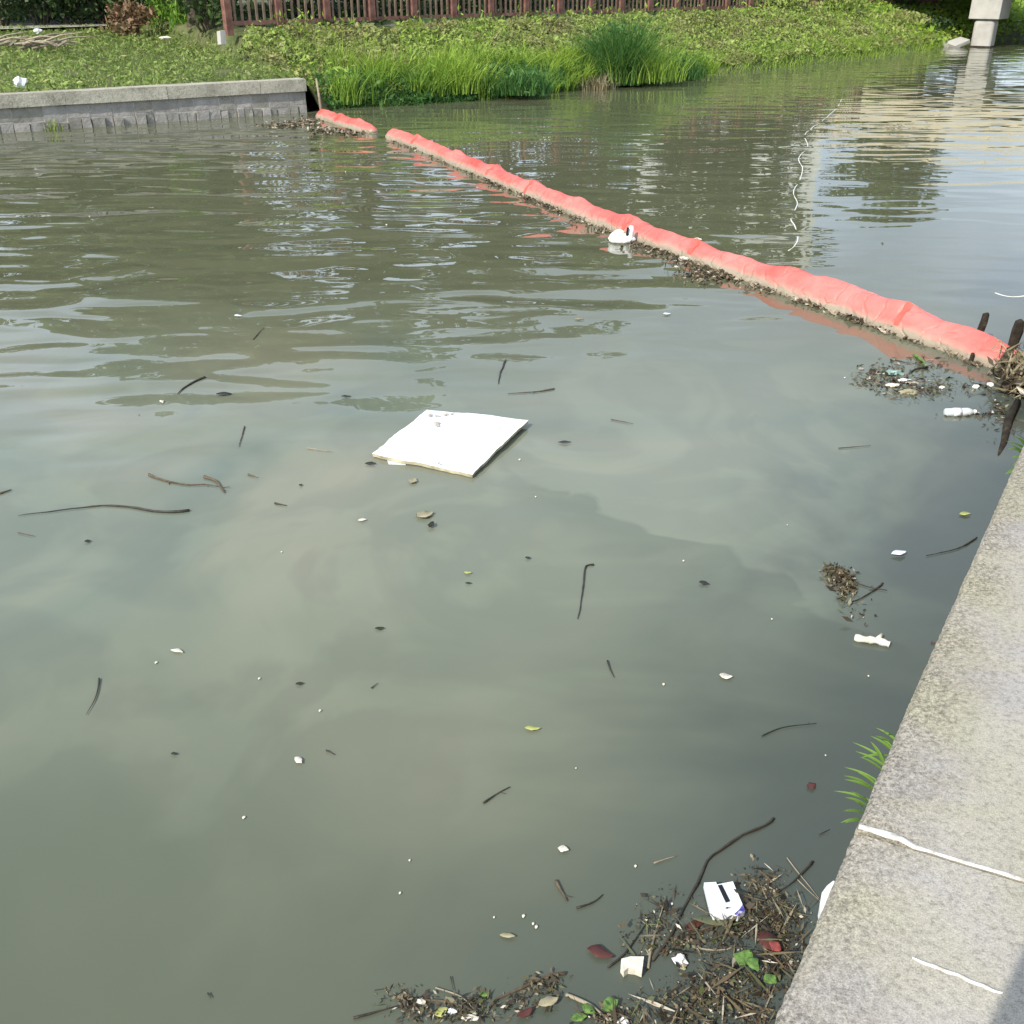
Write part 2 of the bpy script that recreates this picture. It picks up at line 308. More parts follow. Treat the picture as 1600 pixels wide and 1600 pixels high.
M['foam'] = speckled('foam_white', [(.3, (.80, .80, .77)), (.7, (.9, .9, .88))], 5, bump=.002, bscale=200)
M['board'] = speckled('foam_board_top', [(.30, (.66, .64, .56)), (.42, (.86, .86, .83)), (.7, (.9, .9, .88))], 3.5, detail=8, bump=.004, bscale=40)
M['rim'] = speckled('foam_board_edge', [(.35, (.25, .21, .12)), (.6, (.6, .54, .38))], 9)
M['foam_old'] = speckled('foam_aged', [(.3, (.55, .5, .38)), (.55, (.78, .74, .62)), (.75, (.86, .84, .76))], 30, bump=.004, bscale=60)
M['paper'] = plain('paper_white', (.82, .84, .88), .5, var=.05)
M['black'] = plain('black_slot', (.012, .014, .018), .6)
M['blue'] = speckled('blue_print', [(.42, (.04, .04, .2)), (.5, (.10, .09, .34)), (.6, (.5, .45, .6))], 60)
M['stick'] = speckled('wet_stick', [(.3, (.020, .018, .014)), (.7, (.07, .058, .042))], 20, bump=.002, bscale=120, rough=.45)
M['twig'] = speckled('brown_twig', [(.3, (.06, .044, .028)), (.7, (.16, .12, .08))], 25, bump=.002, bscale=120)
M['paletwig'] = speckled('pale_twig', [(.3, (.2, .17, .11)), (.7, (.42, .36, .26))], 25, bump=.002, bscale=120)
M['char'] = speckled('rotten_wood', [(.3, (.014, .011, .008)), (.55, (.045, .035, .022)), (.75, (.11, .09, .055))], 14, bump=.02, bscale=30)
M['smear'] = plain('dirt_smear', (.42, .39, .33), .8, var=.5, scale=90)
M['leaf_y'] = plain('leaf_yellow', (.42, .44, .14), .5)
M['leaf_t'] = plain('leaf_tan', (.36, .32, .2), .6)
M['leaf_g'] = plain('leaf_green', (.12, .22, .05), .45, var=.45, scale=60)
M['tuft'] = leafmat('tuft_blades', [(0, (.14, .30, .05)), (.6, (.26, .44, .09)), (1, (.42, .55, .18))])
M['leaf_r'] = plain('leaf_red_brown', (.10, .035, .028), .4)
M['leaf_d'] = plain('leaf_dark', (.035, .035, .022), .45)
M['plastic'] = plain('clear_plastic', (.62, .66, .66), .18, .6, var=.1)
M['teal'] = plain('teal_plastic', (.25, .38, .35), .4)
M['rope'] = plain('white_rope', (.78, .78, .74), .7, var=.06)
M['fence'] = speckled('fence_paint', [(.3, (.12, .055, .04)), (.5, (.20, .095, .07)), (.72, (.30, .18, .135))], 5)
M['slat'] = speckled('fence_slat', [(.3, (.15, .095, .065)), (.7, (.28, .20, .14))], 5)
M['cream'] = speckled('cream_paint', [(.3, (.62, .54, .38)), (.7, (.74, .66, .48))], 1.2)
M['render'] = speckled('pale_render', [(.3, (.62, .64, .60)), (.7, (.74, .75, .71))], .4)
M['glass'] = plain('dark_window', (.04, .05, .06), .1, .6)
M['asphalt'] = plain('dark_asphalt', (.06, .06, .06), .9)
M['bark'] = speckled('bark', [(.3, (.045, .035, .025)), (.7, (.14, .11, .08))], 6, bump=.03, bscale=14)
M['lawn'] = leafmat('lawn_leaves', [(0, (.12, .19, .04)), (.5, (.28, .39, .09)), (.85, (.40, .50, .14)), (1, (.46, .41, .21))], (.16, .23, .055), .9)
M['weed'] = leafmat('weed_leaves', [(0, (.12, .19, .04)), (.45, (.31, .42, .09)), (.85, (.46, .56, .15)), (1, (.52, .45, .24))], (.30, .25, .13), .55)
M['reed'] = leafmat('reed_blades', [(0, (.12, .23, .03)), (.5, (.27, .44, .06)), (1, (.42, .56, .11))], (.32, .45, .05), .5)
M['reed_d'] = leafmat('sedge_blades', [(0, (.04, .12, .03)), (.6, (.09, .22, .05)), (1, (.17, .31, .08))])
M['straw'] = leafmat('straw', [(0, (.13, .10, .05)), (.6, (.28, .23, .13)), (1, (.42, .37, .24))], trans=.15)
M['dryleaf'] = leafmat('dry_leaves', [(0, (.12, .07, .04)), (.5, (.24, .14, .08)), (1, (.33, .25, .13))], trans=.2)
M['tree'] = leafmat('tree_leaves', [(0, (.04, .065, .018)), (.5, (.08, .115, .03)), (1, (.13, .165, .045))], trans=.25)
M['tree2'] = leafmat('tree_leaves_pale', [(0, (.08, .12, .03)), (.5, (.13, .19, .05)), (1, (.2, .26, .07))], trans=.3)
M['shrub'] = leafmat('shrub_leaves', [(0, (.02, .045, .015)), (.5, (.045, .085, .022)), (1, (.08, .13, .035))], trans=.2)
M['bamboo'] = leafmat('bamboo_leaves', [(0, (.10, .22, .03)), (.5, (.2, .38, .05)), (1, (.33, .48, .09))], trans=.4)
M['debris'] = leafmat('debris_bits', [(0, (.022, .018, .011)), (.3, (.06, .045, .026)), (.55, (.125, .09, .05)), (.72, (.20, .155, .09)), (.84, (.08, .11, .035)), (.93, (.34, .29, .2)), (1, (.7, .65, .55))], trans=.1)
M['scum'] = leafmat('scum_bits', [(0, (.04, .033, .02)), (.4, (.12, .095, .058)), (.75, (.28, .225, .14)), (1, (.6, .52, .4))], trans=.1)
M['skin'] = plain('skin', (.45, .28, .2), .5); M['shirt'] = plain('dark_shirt', (.05, .06, .09), .9); M['phone'] = plain('phone_black', (.02, .02, .02), .3)

# ------------------------------------------------------------------ large structure
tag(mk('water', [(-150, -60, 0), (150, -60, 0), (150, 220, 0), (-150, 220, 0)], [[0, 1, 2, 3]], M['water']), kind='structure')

# bank line: left stone wall, then the grassy bank, then on past the bridge
WALL_A, WALL_B = Vector((-8.93, 18.88)), Vector((-4.12, 21.97))
wd = (WALL_B-WALL_A).normalized(); wn = Vector((-wd.y, wd.x))
BP = [tuple(WALL_A-wd*24), tuple(WALL_A-wd*10), tuple(WALL_A), tuple(WALL_B), (-3.95, 22.35), (-3.21, 22.87), (-2.16, 23.25), (-.57, 24.36), (1.54, 26.49), (3.26, 28.13), (5.25, 30.3),
      (7.48, 32.5), (10.03, 35.1), (13.28, 38.72), (15.2, 41.1), (17.2, 43.6), (19.6, 45.9), (21.7, 47.9), (27, 53), (42, 70), (75, 110), (120, 170)]
BT = [0, 0, 0, 0] + [1]*(len(BP)-4)          # 0 wall, 1 bank slope
cum = [0]
for a, b in zip(BP, BP[1:]): cum.append(cum[-1]+math.dist(a, b))
S_WALL = cum[3]
def bank(s, d):
    """point on the land at arc length s along the bank and d metres inland"""
    s = max(0, min(cum[-1]-.01, s)); i = max(k for k in range(len(cum)) if cum[k] <= s); i = min(i, len(BP)-2)
    t = (s-cum[i])/(cum[i+1]-cum[i]); x = BP[i][0]*(1-t)+BP[i+1][0]*t; y = BP[i][1]*(1-t)+BP[i+1][1]*t
    w = min(1, max(0, (s-S_WALL+.0)/3.5)); nx, ny = (wn.x*(1-w)-.69*w, wn.y*(1-w)+.724*w)
    l = math.hypot(nx, ny); nx /= l; ny /= l
    if s <= S_WALL+.02: z = .56+.045*max(0, min(d, 14))-.3*max(0, .15-d)
    else:
        zb = float(np.interp(d, [-.5, 0, .25, 1.2, 3.0, 3.6, 14, 400], [-.5, -.06, .22, .60, 1.18, 1.27, 1.45, 1.6]))
        zw = .56+.045*max(0, min(d, 14)); k = min(1, max(0, (s-S_WALL)/.5)); k2 = min(1, max(0, (d-.6)/2))
        z = zb*k+(zw*(1-k)*1.0)
    return Vector((x+nx*d, y+ny*d, z))
ss = sorted(set([s for s in cum]+[S_WALL+.05]+list(np.arange(0, S_WALL, 1.5))+list(np.arange(S_WALL+.3, cum[17], .6))))
dd = [-.3, 0, .15, .4, .8, 1.2, 1.8, 2.4, 3, 3.6, 5, 7, 10, 14, 25, 60, 200, 400]
v = []; f = []
for s in ss:
    for d in dd:
        if s <= S_WALL+.02 and d < .15: d = .15
        p = bank(s, d); k = 1 if d < 14 else 0
        v.append(p+Vector((0, 0, k*.05*math.sin(p.x*3.1+p.y*1.3)*math.sin(p.y*2.7))))
nd = len(dd)
for i in range(len(ss)-1):
    for j in range(nd-1): f.append([i*nd+j, (i+1)*nd+j, (i+1)*nd+j+1, i*nd+j+1])
tag(mk('ground', v, f, M['soil'], smooth=True), kind='structure')

# left stone wall: coping slabs and stones
wall = empty('retaining_wall'); tag(wall, 'low grey stone retaining wall with concrete coping along the left water edge', 'wall')
wlen = (WALL_B-WALL_A).length+24; WT = .62; wr = math.atan2(wd.y, wd.x)
def onwall(a, off, z): p = WALL_B-wd*a-wn*off; return Vector((p.x, p.y, z))      # a metres back from the right end, off = out over the water
MB().box(onwall(wlen/2, -.083, .18), (wlen-.02, .2, .40), wr).build('mortar', M['mortar'], wall)
a = 0; k = 0
while a < wlen-.5:
    w = random.choice((1.1, 1.6, 2.1, 1.8)) if a > 0 else .95
    MB().box(onwall(a+w/2, -.09, WT-.11), (w-.012, .36, .22), wr, jit=.006).build('coping_slab', M['coping'], wall); a += w
a = .02; random.seed(3)
while a < 13:
    w = random.uniform(.3, .52); hh = random.uniform(.20, .27)
    MB().box(onwall(a+w/2, -.035, .395-hh/2), (w-.022, .12, hh), wr, jit=.008).build('stone', random.choice((M['stone'], M['stone'], M['stone2'])), wall)
    q = random.uniform(.35, .65)*w; b0 = .395-hh-.018
    for (c, ww) in ((a+q/2, q), (a+q+(w-q)/2, w-q)):
        h2 = b0+.08
        MB().box(onwall(c, random.uniform(-.03, .015), b0-h2/2), (ww-.02, .14, h2), wr, jit=.012).build('stone', random.choice((M['stone'], M['stone2'])), wall)
    a += w
MB().box(onwall(13+(wlen-13)/2, -.035, .2), (wlen-13, .12, .39), wr).build('stone_facing', M['stone'], wall)

# quay wall and walkway on the right
E0 = P(1209, 1597, .85).xy; E1 = P(1419, 1100, .85).xy; E2 = P(1597, 700, .85).xy
ed1 = (E1-E0).normalized(); ed2 = (E2-E1).normalized()
edge = [E0-ed1*4.0, E0, E1, E2, E2+ed2*40]
ecum = [0]
for p, q in zip(edge, edge[1:]): ecum.append(ecum[-1]+(q-p).length)
def onedge(s):
    i = max(k for k in range(len(ecum)-1) if ecum[k] <= max(0, s)); t = (s-ecum[i])/(ecum[i+1]-ecum[i]); return edge[i].lerp(edge[i+1], t)
J0 = P(1340, 1297, .85).xy; J1 = P(1597, 1375, .85).xy; jd = (J1-J0).normalized()
sJ = min(np.arange(0, 10, .005), key=lambda s: (onedge(s)-J0).length)
quay = empty('quay_wall'); tag(quay, 'weathered grey concrete quay wall and walkway at the lower right', 'wall')
from mathutils import noise as mn
def slab(s0, s1, name='coping_slab'):
    n = max(2, int((s1-s0)/.012)); n = min(n, 420); v = []; f = []
    for i in range(n+1):
        s = s0+(s1-s0)*i/n; e = onedge(s); c = mn.noise(Vector((s*9, 0, 0)))*.0025+mn.noise(Vector((s*47, 3, 0)))*.003
        chip = max(0, mn.noise(Vector((s*23, 7, 1)))-.3)*.018
        prof = [(-.0+c, -.4), (c, .45), (c, .835-chip), (.010+c+chip, .846), (.03, .8495), (.10, .850), (.35, .850), (1.0, .850), (2.6, .850), (2.6, .4)]
        for (o, z) in prof: p = e+jd*o; v.append((p.x, p.y, z))
    m = 10
    for i in range(n):
        for j in range(m-1): f.append([i*m+j, i*m+j+1, (i+1)*m+j+1, (i+1)*m+j])
    f.append(list(range(m))); f.append([n*m+j for j in range(m)][::-1])
    return mk(name, v, f, M['quay'], quay)
G = .008
cuts = [0, sJ-2.6, sJ, sJ+3.4, sJ+6.8, sJ+10.2, sJ+13.6, ecum[-1]]
for a, b in zip(cuts, cuts[1:]): slab(a+G, b-G)
def caulk(s, o0, o1, w, base=None, name='joint_filler'):
    v = []; f = []; n = 90
    for i in range(n+1):
        t = i/n; o = o0+(o1-o0)*t; e = onedge(s)+jd*o
        if base is not None: e = base[0].lerp(base[1], t)
        ww = w*(1+.4*mn.noise(Vector((o*14, s, 2)))+.35*mn.noise(Vector((o*60, s, 5))))*(1.9 if (o < .12 and base is None) else 1)*(1 if base is None else min(1, t*5+.15, (1-t)*5+.15))
        off = mn.noise(Vector((o*5, s+9, 0)))*.006+(.012 if (base is None and o < .1) else 0)
        pr = Vector((-jd.y, jd.x))
        for k, zz in ((-1, .850), (-.5, .8545), (.5, .8545), (1, .850)):
            p = e+pr*(off+k*ww/2); v.append((p.x, p.y, zz+.0005))
    for i in range(n):
        for j in range(3): f.append([i*4+j, (i+1)*4+j, (i+1)*4+j+1, i*4+j+1])
    return mk(name, v, f, M['caulk'], quay, True)
caulk(sJ, .006, 2.5, .0095)
for s in cuts[3:7]: caulk(s, .01, 2.5, .008)
caulk(0, 0, 1, .0065, base=(P(1425, 1498, .85).xy, P(1566, 1553, .85).xy))
# land behind the quay
q0 = edge[0]+jd*2.6; q1 = edge[-1]+jd*2.6
tag(mk('ground', [(q0.x, q0.y, .80), (q0.x+120, q0.y-60, .80), (q1.x+120, q1.y-60, .8), (q1.x, q1.y, .8)], [[0, 1, 2, 3]], M['soil']), kind='structure')
tag(mk('ground', [(edge[0].x, edge[0].y, .80), (edge[0].x-40, edge[0].y-30, .80), (edge[0].x-10, edge[0].y-60, .8), (q0.x+60, q0.y-60, .8), (q0.x, q0.y, .8)], [[0, 1, 2, 3, 4]], M['soil']), kind='structure')
# footpath across the lawn on the left
pa, pb = P(-60, 50, 1.12), P(215, 41, 1.15); pdv = (pb-pa).normalized()
v = []; f = []
for i in range(13):
    p = pa+pdv*(-8+i*1.6); wv = Vector((-pdv.y, pdv.x, 0)); wob = .12*math.sin(i*1.7)
    v += [p+wv*(-.25+wob)+Vector((0, 0, .05)), p+wv*(1.3+wob)+Vector((0, 0, .06))]
for i in range(12): f.append([2*i, 2*i+2, 2*i+3, 2*i+1])
tag(mk('footpath', v, f, M['footpath']), kind='structure')

# fence
F0 = Vector((-6.49, 25.48)); fdir = Vector((.7318, .6815)); fn = Vector((-fdir.y, fdir.x)); FZ = 1.27; fr = math.atan2(fdir.y, fdir.x)
def f_at_px(px):
    best = min(np.arange(-1, 40, .01), key=lambda t: abs(800+1807*((F0.x+fdir.x*t)/(F0.y+fdir.y*t))*(1-.0)-px)); return best
# true projection for points at fence-base height
def proj(p):
    dz = CAMH-p[2]; fy = p[1]*math.cos(PITCH)+dz*math.sin(PITCH); dy = -p[1]*math.sin(PITCH)+dz*math.cos(PITCH)
    return 800+FPX*p[0]/fy, 800+FPX*dy/fy
def t_of(px):
    lo, hi = -3, 60
    for _ in range(40):
        mid = (lo+hi)/2; q = F0+fdir*mid
        if proj((q.x, q.y, FZ))[0] < px: lo = mid
        else: hi = mid
    return lo
posts_px = [358, 433, 511, 583, 650, 713, 772, 825, 877, 925, 970, 1014, 1055, 1095]
ts = [t_of(x) for x in posts_px]; step = (ts[-1]-ts[0])/(len(ts)-1)
fence = empty('fence'); tag(fence, 'red brown slatted railing along the top of the grassy bank', 'fence')
def fp(t, z, off=0): p = F0+fdir*t+fn*off; return Vector((p.x, p.y, z))
npost = 26
post_me = MB().box((0, 0, .62), (.16, .16, 1.30), 0).build('post', M['fence'], fence)
post_me.location = fp(ts[0], FZ-.02); post_me.rotation_euler = (0, 0, fr)
bal = None
for i in range(npost):
    t = ts[0]+step*i
    if i:
        c = post_me.copy(); COL.objects.link(c); c.parent = fence; c.location = fp(t, FZ-.02)
    if i < npost-1:
        for z in (.20, 1.12):
            MB().box(fp(t+step/2, FZ+z), (step-.165, .07, .09), fr).build('rail', M['fence'], fence)
        nb = 6
        for k in range(nb):
            tt = t+step*(k+1)/(nb+1)
            if bal is None:
                bal = MB().box((0, 0, 0), (.055, .04, .826)).build('slat', M['slat'], fence); bal.location = fp(tt, FZ+.66); bal.rotation_euler = (0, 0, fr)
            else:
                c = bal.copy(); COL.objects.link(c); c.parent = fence; c.location = fp(tt, FZ+.66)
a = ts[0]+.5
while a < ts[0]+step*npost:
    MB().box(fp(a+1.48, FZ-.01, .04), (2.95, .30, .12), fr, jit=.006).build('kerb', M['coping'], fence); a += 2.97
# footing beside the end post
o = MB().box(P(347, 62, 1.2)+Vector((0, 0, .04)), (.13, .15, .26), fr, jit=.01).build('concrete_footing', M['pier']); tag(o, 'short pale concrete footing standing in grass at the left end of the fence', 'footing')
o = MB().box(P(464, 99, .72)+Vector((0, 0, .0)), (.42, .35, .20), .5, (.1, .05), .03).build('concrete_block', M['coping']); tag(o, 'weathered concrete block half sunk in grass behind the stone wall corner', 'concrete block')

# bridge with its pier
bdir = Vector((.80, -.60)).normalized(); br = math.atan2(bdir.y, bdir.x); bnrm = Vector((-bdir.y, bdir.x))
PC = Vector((17.95, 42.9))
bridge = empty('bridge', (PC.x, PC.y, 0)); tag(bridge, 'cream painted bridge resting on a concrete pier at the upper right', 'bridge')
def bp(t, o, z): return bdir.to_3d()*t+bnrm.to_3d()*o+Vector((0, 0, z))
def bevelbox(name, c, d, rz, bev, mat, parent):
    o = MB().box(c, d, rz).build(name, mat, parent); m = o.modifiers.new('bevel', 'BEVEL'); m.width = bev; m.segments = 4; return o
bevelbox('pier_column', bp(0, .0, .2), (.74, .74, 1.50), br, .14, M['pier'], bridge)
bevelbox('pier_cap', bp(-.02, .25, 1.5), (1.10, 1.4, 1.08), br, .03, M['pier'], bridge)
bevelbox('pier_column', bp(8.5, .0, .2), (.74, .74, 1.50), br, .14, M['pier'], bridge)
bevelbox('pier_cap', bp(8.5, .25, 1.5), (1.10, 1.4, 1.08), br, .03, M['pier'], bridge)
for t_ in (0, 8.5): MB().box(bp(t_, 0, .015), (.79, .79, .07), br).build('waterline_footing', M['char'], bridge)
MB().box(bp(4, 3.6, 2.32), (22.5, 8.2, .50), br).build('deck', M['pier'], bridge)
MB().box(bp(4, -.62, 2.45), (22.6, .22, .8), br).build('girder', M['cream'], bridge)
MB().box(bp(4, 7.8, 2.45), (22.6, .22, .8), br).build('girder', M['cream'], bridge)
MB().box(bp(4, 3.6, 2.573), (22.5, 7.8, .004), br).build('roadway', M['asphalt'], bridge)
for o_ in (-.6, 7.8):
    for z in (3.0, 3.22, 3.44, 3.66): MB().box(bp(4, o_, z), (22.6, .07, .12 if z < 3.6 else .16), br).build('rail', M['cream'], bridge)
    for k in range(12): MB().box(bp(-7+2*k, o_, 3.22), (.14, .10, .76), br).build('post', M['cream'], bridge)
MB().box(bp(-8.3, 3.6, 1.3), (1.4, 8.6, 1.6), br).build('abutment', M['pier'], bridge)
# broken slabs at the water's edge
for (x, y, d, rz, tl, lb) in ((1466, 67, (1.15, .8, .16), -.35, (.16, .22), 'broken pale concrete slab sloping into the water at the bank end, left of a smaller one'),
                              (1496, 68, (.75, .55, .14), .5, (.12, -.28), 'smaller tilted concrete slab next to the bridge pier')):
    o = MB().box(P(x, y, .12)+Vector((0, 0, .02)), d, rz, tl, .03).build('concrete_slab', M['pier']); tag(o, lb, 'concrete slab', 'broken slabs by the pier')
# pale building far behind the trees
def building(az, dist, w, dep, h, mat, label, storeys, cols, name='apartment_building'):
    b = empty(name, (dist*math.sin(az), dist*math.cos(az), 1.4), -az); tag(b, label, 'building')
    MB().box((0, 0, h/2), (w, dep, h)).build('wall', mat, b)
    MB().box((0, 0, h+.3), (w+.5, dep+.5, .6)).build('roof', M['pier'], b)
    wn_ = None
    for i in range(storeys):
        for j in range(cols):
            loc = (-w/2+(j+.5)*w/cols, -dep/2, (i+.55)*h/storeys)
            fm = MB().box((0, -.03, 0), (w/cols*.55, .1, h/storeys*.5)).build('window', M['render'], b); fm.location = loc
            MB().box((0, -.09, 0), (w/cols*.47, .04, h/storeys*.42)).build('pane', M['glass'], fm)
    return b
building(math.radians(11.2), 95, 15, 12, 19.5, M['render'], 'tall pale building seen only mirrored in the water behind the trees', 5, 3)

# ------------------------------------------------------------------ vegetation
def tree(x, y, h, cr, c0, seed, mat, label, n=3200, leaf=.5, group='trees behind the railing'):
    """trunk with limbs, crown between height c0 and h, radius cr"""
    r = random.Random(seed); g = np.random.default_rng(seed)
    t = empty('tree', (x, y, 1.2)); tag(t, label, 'tree', group)
    mb = MB(); lean = (r.uniform(-.4, .4), r.uniform(-.4, .4)); R = .10+h*.014
    pts = [Vector((lean[0]*k**1.5, lean[1]*k**1.5, -.3+h*.8*k)) for k in (0, .08, .25, .5, .75, 1)]
    mb.tube(pts, [R*1.5, R, R*.85, R*.6, R*.35, R*.1], 9)
    tips = []
    for i in range(13):
        k = r.uniform(.28, .95); z = -.3+h*.8*k; a = i*2.4+r.uniform(-.4, .4)
        b0 = Vector((lean[0]*k**1.5, lean[1]*k**1.5, z)); frac = math.sin(math.pi*min(1, max(.12, (z-c0)/(h-c0)+.25)*.8))
        ln = cr*(.55+.4*r.random())*max(.45, frac); zt = max(z+ln*r.uniform(.1, .6), c0+.3)
        e = b0+Vector((math.cos(a)*ln, math.sin(a)*ln, zt-z))
        mid = b0.lerp(e, .5)+Vector((0, 0, .12*ln)); mb.tube([b0, mid, e], [R*.42, R*.25, R*.06], 5)
        tips += [(e, .30*cr+.3), (mid, .25*cr+.2)]
    tips.append((pts[-1]+Vector((0, 0, .3)), .3*cr+.3))
    mb.build('trunk', M['bark'], t, True)
    cs = []; per = n//len(tips)
    for (c, q) in tips:
        m_ = g.normal(0, 1, (per, 3)); m_ /= np.linalg.norm(m_, axis=1, keepdims=True); m_ *= (q*g.uniform(.35, 1, per)**.6)[:, None]; m_[:, 2] *= .7
        cs.append(np.array(c)[None, :]+m_)
    cs = np.concatenate(cs); cs = cs[cs[:, 2] > c0-.3]
    mknp('crown', leaves(cs, leaf, .6, .35, seed, .1), 4, mat, t)
    return t
def behind(t, off): p = F0+fdir*t+fn*off; return p.x, p.y
TL = [('broad dark tree behind the left end of the railing', 1.2, 3.6, 8.2, 3.6, 2.7, 'tree', 3000),
      ('dark leafy tree rising behind the railing above the red boom end', 6.5, 4.0, 8.9, 3.6, 2.8, 'tree', 3000),
      ('rounded tree behind the railing above the waterside reeds', 12, 3.8, 7.9, 3.6, 2.7, 'tree', 3000),
      ('tree behind the railing above the tall dark grass clump', 17, 3.8, 8.2, 3.7, 2.6, 'tree2', 3600),
      ('open crowned tree behind the far half of the railing', 22.5, 4.0, 8.8, 3.4, 2.6, 'tree', 1900),
      ('tree shading the far end of the railing near the bridge', 27.5, 4.5, 9.6, 3.6, 2.7, 'tree', 1700)]
for i, (lb, t, o, h, cr, c0, m_, n) in enumerate(TL):
    x, y = behind(t, o); tree(x, y, h, cr, c0, 20+i, M[m_], lb, n)
for i, (x, y, h, cr, c0, m_, lb, n) in enumerate([
        (-10.5, 33.5, 8.6, 3.4, 2.6, 'tree2', 'dark tree beyond the lawn just left of the bamboo shrub', 4200),
        (-16.5, 33, 6.8, 3.4, 2.4, 'tree2', 'paler tree beyond the footpath at the upper left corner', 3800),
        (-14, 38, 10.8, 3.2, 3.5, 'tree', 'tallest dark tree deep behind the footpath hedge', 3400),
        (-23, 33, 8.5, 4.2, 2.6, 'tree', 'tree beyond the left picture edge behind the lawn', 3600),
        (21.5, 60, 10.5, 3.4, 4.6, 'tree', 'dark crowned tree behind the bridge mirrored beside the pier', 2600)]):
    tree(x, y, h, cr, c0, 60+i, M[m_], lb, n)
def shrub(x, y, z, w, h, seed, mat, label, n=1500, leaf=.12, cat='shrub', group=None, name='shrub'):
    g = np.random.default_rng(seed); s = empty(name, (x, y, z)); tag(s, label, cat, group)
    mb = MB(); r = random.Random(seed)
    cs = []
    for k in range(9):
        a = r.uniform(0, 6.28); q = r.uniform(.1, .42)*w; c = Vector((math.cos(a)*q, math.sin(a)*q, h*r.uniform(.3, .8)))
        mb.tube([(c.x*.15, c.y*.15, -.1), (c.x*.6, c.y*.6, c.z*.5), c], [.03, .02, .008], 5)
        m_ = g.normal(0, 1, (n//9, 3)); m_ /= np.linalg.norm(m_, axis=1, keepdims=True); m_ *= (g.uniform(.2, 1, n//9)**.5)[:, None]
        cs.append(np.array(c)+m_*np.array([w*.3, w*.3, h*.33]))
    mb.build('stem', M['bark'], s)
    cs = np.concatenate(cs); cs = cs[cs[:, 2] > 0]
    mknp('foliage', leaves(cs, leaf, .5, .2, seed), 4, mat, s)
    return s
SHL = ['shaded shrub behind the railing next to its left end post'] + ['shaded shrub behind the railing, %s from its left end' % w for w in ('second', 'third', 'fourth', 'fifth', 'sixth', 'seventh', 'eighth', 'ninth', 'tenth', 'eleventh', 'twelfth')] + ['shaded shrub behind the far right end of the railing']
for i in range(13):
    t = .8+i*2.6; x, y = behind(t, 2.1+random.uniform(-.3, .5))
    shrub(x, y, 1.3, 2.8, random.uniform(1.6, 2.3), 100+i, M['shrub'], SHL[i], 1300, .16, group='shrubs shaded behind the railing')
HB = [(-1, 'dark hedge bush at the far upper left corner behind the footpath'), (62, 'dark hedge bush behind the footpath and the small white scrap'), (118, 'dark hedge bush in the middle of the row behind the footpath'), (172, 'dark hedge bush beside the end of the pale footpath'), (222, 'dark hedge bush just left of the bright bamboo')]
for i, (px, lb) in enumerate(HB):
    p = P(px, 30, 1.15); q = (p-Vector((0, 0, 1.15))).normalized(); p = p*(34.5/p.xy.length) if p.xy.length > 34.5 else p
    shrub(p.x, p.y, 1.1, 2.3, 2.4, 140+i, M['shrub'], lb, 2600, .15, group='hedge behind the footpath')
# bright bamboo like shrubs left of the fence end
for i, (px, py, w, h, lb) in enumerate([(258, 46, .75, 2.0, 'bright green leafy shrub left of the fence, leftmost of three'), (293, 49, .75, 2.1, 'bright green leafy shrub left of the fence, middle of three'),
                                       (328, 51, .75, 2.0, 'bright green leafy shrub right beside the fence end post')]):
    p = P(px, py, 1.12); s = empty('bamboo_shrub', p); tag(s, lb, 'shrub', 'bright shrubs beside the fence end')
    g = np.random.default_rng(200+i); n = 1500
    a = g.uniform(0, 6.28, n); rr = np.sqrt(g.uniform(0, 1, n))*w*.55; z = g.uniform(.05, h, n)
    mknp('foliage', leaves(np.stack([rr*np.cos(a), rr*np.sin(a), z], 1), .17, .28, 0, 5+i, .8), 4, M['bamboo'], s)
    mb = MB()
    for k in range(9):
        x_, y_ = random.uniform(-.3, .3), random.uniform(-.3, .3); mb.tube([(x_, y_, -.1), (x_*1.1, y_*1.1, h*.9)], [.015, .008], 5)
    mb.build('stem', M['bamboo'], s)
p = P(208, 50, 1.1); s = shrub(p.x, p.y, 1.05, 1.5, .75, 230, M['dryleaf'], 'reddish brown dying shrub between dark hedge and bright bamboo', 700, .13)
p = P(196, 38, 1.1); s = shrub(p.x, p.y, 1.05, 1.4, 1.5, 231, M['weed'], 'loose yellow green shrub behind the reddish dying shrub', 900, .13)
# bushes under and beyond the bridge
for i, (sk, d, w, h, lb, mm) in enumerate([(-1.5, 3.2, 2.2, .8, 'leafy green bush at the far end of the bank left of the bridge', 'weed'), (1.2, 1.7, 2.0, .6, 'low bush above the broken slabs', 'weed'),
                                        (3.6, 3.2, 2.6, 1.3, 'dark bush in the shade of the bridge', 'shrub'), (3.0, 1.2, 1.8, .6, 'dark low bush right behind the broken slabs', 'shrub'), (9.5, 2.5, 3, .9, 'green bush on the bank right of the pier', 'reed'),
                                        (-5, 4.2, 2.0, .9, 'bush between the end of the railing and the bridge', 'weed')]):
    p = bank(cum[14]+sk, d); shrub(p.x, p.y, p.z-.15, w, h, 240+i, M[mm], lb, 1500, .14, group='bushes near the bridge')

def scatter(n, s0, s1, d0, d1, seed, z=0.0, pw=1.0):
    g = np.random.default_rng(seed); s = g.uniform(s0, s1, n); d = d0+(d1-d0)*g.uniform(0, 1, n)**pw
    return np.array([tuple(bank(a, b)) for a, b in zip(s, d)])+np.array([0, 0, z])
def fbm(p, k, o=0): return np.array([mn.noise(Vector((a[0]*k+o, a[1]*k, o))) for a in p])
